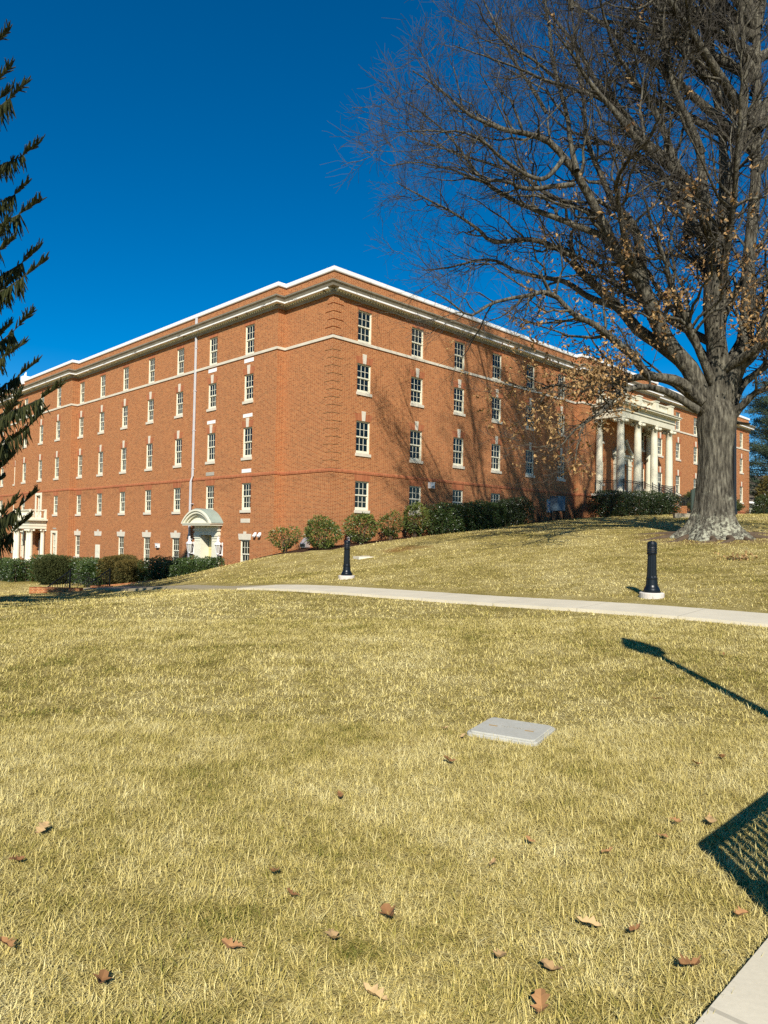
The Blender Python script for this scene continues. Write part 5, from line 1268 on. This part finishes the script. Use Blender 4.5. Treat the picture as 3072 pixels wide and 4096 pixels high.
m = MB(); m.add([(-5.7, -4.7, 2.85), (12.7, -4.7, 2.85), (12.7, 6.7, 2.85), (-5.7, 6.7, 2.85), (-1, 1, 6.6), (8, 1, 6.6)], [(0, 1, 5, 4), (1, 2, 5), (2, 3, 4, 5), (3, 0, 4), (3, 2, 1, 0)]); m.build('roof', 'roofing', HS)
m = MB(); m.box(-5.75, 12.75, -4.75, -4.6, 2.6, 2.86); m.box(-5.75, -5.6, -4.59, 6.75, 2.6, 2.86); m.build('eave_board', 'white', HS)
for k in range(5):
    m = MB(); xx = -4+k*3.2; m.box(xx, xx+1.6, -4.04, -4.001, 0.8, 2.2); o = m.build('window', 'white', HS)
    m = MB(); m.box(xx+0.1, xx+0.76, -4.05, -4.041, 0.9, 2.1); m.box(xx+0.84, xx+1.5, -4.05, -4.041, 0.9, 2.1); m.build('pane', 'glass', o)
p = at(2937, 2072, 44); z = hz(p[0], p[1]); r = thing('street_lamp', 'dark steel lamp post with a flat arm just right of the oak trunk', 'street lamp', (p[0], p[1], z))
hh = at(2945, 1692, 44)[2]-z
m = MB(); m.lathe([(0.17, -0.2), (0.17, 0.25), (0.125, 0.3), (0.115, hh)], 14); m.build('post', 'black', r)
m = MB(); m.bar((0, 0, hh-0.05), (0.35, -0.1, hh+0.0), 0.04, 6); m.add([(0.1, -0.28, hh+0.05), (0.85, -0.4, hh-0.06), (0.85, 0.1, hh-0.06), (0.1, 0.15, hh+0.05), (0.15, -0.22, hh-0.08), (0.8, -0.33, hh-0.14), (0.8, 0.04, hh-0.14), (0.15, 0.08, hh-0.08)], [(0, 1, 2, 3), (7, 6, 5, 4), (0, 4, 5, 1), (1, 5, 6, 2), (2, 6, 7, 3), (3, 7, 4, 0)]); m.build('lamp_head', 'black', r)
p = at(2776, 2066, 42); z = hz(p[0], p[1]); r = thing('post_sign', 'narrow dark green sign on two posts, half hidden behind the oak trunk', 'sign', (p[0], p[1], z), 0.3)
for xx in (-0.16, 0.28): MB().box(xx-0.06, xx+0.06, -0.05, 0.05, -0.2, 1.55 if xx < 0 else 1.75).build('post', 'green_sign', r)
m = MB(); m.box(-0.1, 0.9, -0.03, 0.03, 0.55, 1.62); m.build('panel', 'green_sign', r)
p = at(2735, 2078, 40); z = hz(p[0], p[1]); r = thing('kerb_block', 'low concrete kerb wall at the top of the lawn, left of the oak trunk', 'kerb', (p[0], p[1], z)); m = MB(); m.box(-0.55, 1.1, -0.15, 0.15, -0.3, 0.2); m.box(-0.57, 1.12, -0.17, 0.17, 0.201, 0.23); m.build('kerb_stone', 'oldconcrete', r)

# ------------------------------------------------------------------ beside the camera: the lamp and the bench whose shadows fall on the lawn
lx, ly = 3.41, 4.75; lz = hz(lx, ly); r = thing('path_lamp', 'slim black lamp post with a bell shaped lantern beside the front sidewalk', 'street lamp', (lx, ly, lz))
m = MB(); m.lathe([(0.10, -0.2), (0.10, 0.5), (0.065, 0.6), (0.055, 3.2), (0.08, 3.25), (0.06, 3.32)], 14); m.build('post', 'black', r)
m = MB(); m.lathe([(0.06, 3.32), (0.17, 3.40), (0.21, 3.62), (0.24, 3.66), (0.21, 3.74), (0.16, 3.98), (0.10, 4.12), (0.07, 4.2), (0.03, 4.28), (0.0, 4.34)], 20); m.build('lantern', 'black', r)
bx, by = 1.655, 2.54; r = thing('slatted_bench', 'black steel bench with an upright slatted back, on the front sidewalk', 'bench', (bx, by, hz(bx, by)+0.03), math.pi/4)
m = MB(); m.box(0.0, 1.8, -0.02, 0.02, 0.84, 0.90); m.box(0, 1.8, -0.02, 0.02, 0.30, 0.35)
for k in range(21): xx = 0.09+k*0.082; m.box(xx, xx+0.052, -0.006, 0.006, 0.35, 0.84)
m.build('backrest', 'black', r)
m = MB()
for k in range(9): m.box(0.05, 1.75, -0.48+0.05*k, -0.48+0.05*k+0.028, 0.42, 0.435)
m.build('seat', 'black', r)
for xx in (0.0, 1.75):
    for yy in (-0.03, -0.48): MB().box(xx, xx+0.05, yy-0.02, yy+0.03, 0, 0.90 if yy > -.1 else 0.62).build('leg', 'black', r)
    MB().box(xx, xx+0.05, -0.48, -0.01, 0.62, 0.66).build('arm', 'black', r)

# ------------------------------------------------------------------ grass blades and fallen leaves
def grass_mat():
    t = NT('dormant grass blades'); P = t.pos(); f = lawn_colour(t, P)
    a = t.new('ShaderNodeAttribute'); a.attribute_name = 'tone'
    f2 = t.math('ADD', f, t.math('MULTIPLY', t.math('SUBTRACT', a.outputs['Fac'], 0.5), 0.26))
    col = t.ramp(f2, [(0.26, (0.09, 0.12, 0.014)), (0.36, (0.24, 0.21, 0.038)), (0.46, (0.45, 0.35, 0.095)), (0.60, (0.64, 0.52, 0.19)), (0.76, (0.76, 0.65, 0.31))])
    return t.out(col, 0.75, 0.25)
M['blades'] = grass_mat()
rg = np.random.default_rng(3)
def seg_dist(x, y, pts):
    d = np.full(len(x), 1e9)
    for a, b in zip(pts[:-1], pts[1:]):
        a = np.array(a); b = np.array(b); ab = b-a; t = np.clip(((x-a[0])*ab[0]+(y-a[1])*ab[1])/(ab@ab), 0, 1)
        d = np.minimum(d, np.hypot(x-a[0]-t*ab[0], y-a[1]-t*ab[1]))
    return d
cl = np.array(LID.location); la = LID.rotation_euler[2]
def blades(name, n, d0, d1, Lr, Wr, flat, half=0.60):
    # area-uniform over the wedge the camera sees (and a margin beyond it)
    d = np.sqrt(rg.uniform(d0**2, d1**2, n)); x = rg.uniform(-half, half, n)*d; y = d
    # clump
    k = n//2; cx = x[:k//6]; cy = y[:k//6]; j = rg.integers(0, len(cx), k); x[:k] = cx[j]+rg.normal(0, .035, k); y[:k] = cy[j]+rg.normal(0, .035, k)
    m = (seg_dist(x, y, PATH_NEW) > 0.86) & (seg_dist(x, y, PATH_OLD) > 0.84) & (seg_dist(x, y, WK) > 1.08) & (np.hypot(x-TX, y-TY) > 1.35)
    u = (x-cl[0])*math.cos(la)+(y-cl[1])*math.sin(la); v = -(x-cl[0])*math.sin(la)+(y-cl[1])*math.cos(la); m &= ~((np.abs(u) < 0.285) & (np.abs(v) < 0.30))
    lx_ = (x-C0[0])*Rd[0]+(y-C0[1])*Rd[1]; ly_ = (x-C0[0])*Ld[0]+(y-C0[1])*Ld[1]; m &= ~((lx_ > -2.4) & (ly_ > -2.0))
    x, y = x[m], y[m]; n = len(x); z = hgt(x, y)
    az = rg.uniform(0, 2*np.pi, n); tilt = rg.beta(3.2, 0.9, n)*flat       # angle from vertical
    L = rg.uniform(Lr[0], Lr[1], n); Wd = rg.uniform(Wr[0], Wr[1], n)
    dx, dy = np.cos(az), np.sin(az); t1 = tilt*0.85; t2 = np.minimum(tilt*1.2, 1.62)
    p0 = np.stack([x, y, z-0.004], 1); s = np.stack([-dy, dx, np.zeros(n)], 1)*Wd[:, None]/2
    p1 = p0+np.stack([dx*np.sin(t1), dy*np.sin(t1), np.cos(t1)], 1)*(L*0.5)[:, None]; p2 = p1+np.stack([dx*np.sin(t2), dy*np.sin(t2), np.cos(t2)], 1)*(L*0.5)[:, None]
    V = np.stack([p0-s, p0+s, p1+s*0.8, p1-s*0.8, p2], 1).reshape(-1, 3); i = np.arange(n)*5
    up = np.clip(1-tilt/1.3, 0, 1); tone = np.clip(rg.normal(0.54, 0.30, n)-0.25*up, 0, 1)
    o = link_mesh(name, np_mesh(name, V, [np.stack([i, i+1, i+2, i+3], 1), np.stack([i+3, i+2, i+4], 1)], np.repeat(tone, 5)), M['blades']); o['kind'] = 'stuff'; o['label'] = 'dormant straw coloured lawn grass with green tufts'
blades('grass', 260000, 2.1, 6.0, (0.03, 0.085), (0.0018, 0.0040), 1.6)
blades('grass', 230000, 6.0, 13.0, (0.035, 0.085), (0.0035, 0.0075), 1.6)
blades('grass', 170000, 13.0, 27.0, (0.04, 0.09), (0.008, 0.015), 1.58)
blades('grass', 80000, 27.0, 50.0, (0.05, 0.10), (0.016, 0.03), 1.55, 0.56)
M['leafbrown'] = leaf('fallen oak leaves', (0.10, 0.04, 0.015), (0.42, 0.22, 0.09), 0.8, 0.2)
M['leaftan'] = leaf('fallen tan oak leaf', (0.30, 0.17, 0.07), (0.58, 0.40, 0.19), 0.8, 0.2)
def oak_leaf(seed, size, mat, curl):
    r = np.random.default_rng(seed); L = [0, .10, .2, .3, .42, .52, .66, .76, .88, 1.0]; Wd = [.02, .03, .15, .09, .28, .13, .32, .16, .16, .0]
    vs = []; fs = []
    for k, (a, b) in enumerate(zip(L, Wd)):
        for s in (-1, 0, 1): vs.append(((a-0.5)*size, s*b*size*r.uniform(.85, 1.15), size*(curl*((a-0.5)**2*1.6+abs(s)*b*1.3)+0.05*math.sin(9*a+seed))))
    for k in range(len(L)-1):
        for s in (0, 1): fs.append((k*3+s, k*3+s+1, (k+1)*3+s+1, (k+1)*3+s))
    me = bpy.data.meshes.new('fallen_leaf'); me.from_pydata(vs, [], fs); at_ = me.attributes.new('tone', 'FLOAT', 'POINT'); tn = r.uniform(.2, .9); at_.data.foreach_set('value', [tn]*len(vs)); me.materials.append(M[mat]); return me
LEAVES = [(1775, 2930, .11, 'leaftan'), (1798, 3063, .12, 'leafbrown'), (1850, 2962, .09, 'leaftan'), (165, 3345, .13, 'leaftan'), (25, 3820, .12, 'leafbrown'), (1560, 3700, .15, 'leafbrown'), (1330, 3780, .13, 'leaftan'),
 (2210, 3912, .12, 'leaftan'), (2165, 4065, .13, 'leafbrown'), (2760, 3900, .14, 'leafbrown'), (2840, 3305, .12, 'leaftan'), (2700, 3308, .10, 'leafbrown'), (2885, 3048, .12, 'leafbrown'), (2790, 3075, .10, 'leafbrown'), (2430, 3432, .09, 'leafbrown'),
 (2540, 3755, .08, 'leafbrown'), (2350, 3730, .13, 'leaftan'), (1100, 3515, .10, 'leafbrown'), (400, 3970, .12, 'leafbrown'), (1170, 3610, .08, 'leafbrown'), (2060, 2545, .09, 'leafbrown'), (2630, 2810, .12, 'leafbrown'), (2650, 3370, .08, 'leafbrown'),
 (1500, 4030, .13, 'leaftan'), (60, 3470, .10, 'leafbrown'), (930, 3820, .11, 'leafbrown'), (2120, 3390, .07, 'leafbrown'), (2895, 2628, .09, 'leafbrown'), (2960, 3690, .10, 'leafbrown'), (1360, 3205, .09, 'leafbrown'), (2000, 3860, .10, 'leaftan'), (1970, 3480, .07, 'leaftan')]
SPECIAL = {0: 'tan oak leaf on the lawn just left of the pale utility cover', 1: 'brown oak leaf on the lawn in front of the pale utility cover', 3: 'tan lobed oak leaf lying alone near the left photo edge', 9: 'curled grey brown oak leaf close to the front sidewalk corner', 10: 'tan oak leaf beside the tip of the slatted shadow', 21: 'brown leaf between the pale utility cover and the lamp shadow'}
for k, (px, py, sz, mat) in enumerate(LEAVES):
    p = onground(px, py); o = bpy.data.objects.new('fallen_leaf', oak_leaf(100+k, sz*0.85, mat, random.uniform(.2, .6))); COL.objects.link(o)
    o.location = (p[0], p[1], p[2]+0.035); o.rotation_euler = (random.uniform(-.3, .3), random.uniform(-.3, .3), random.uniform(0, 6.28))
    tag(o, SPECIAL.get(k, 'small dry %s oak leaf lying in the straw coloured grass' % ('tan' if mat == 'leaftan' else 'brown')), 'leaf', 'fallen oak leaves on the lawn')
p = onground(2950, 2240); o = thing('fallen_sprig', 'small fallen twig with a clump of tan leaves on the lawn below the oak', 'twig', tuple(p))
pp = rl.normal(0, 1, (60, 3))*np.array([.22, .14, .05])+np.array([0, 0, .09]); V, Fs, T = leaf_cloud(pp, rl.normal(0, 1, (60, 3)), .13, .07, rl.uniform(.3, 1, 60)); link_mesh('leaves', np_mesh('leaves', V, Fs, T), M['oakleaf'], o)
m = MB(); m.bar((-.3, 0, .03), (.3, .05, .06), .01, 5); m.build('twig', 'twig', o)
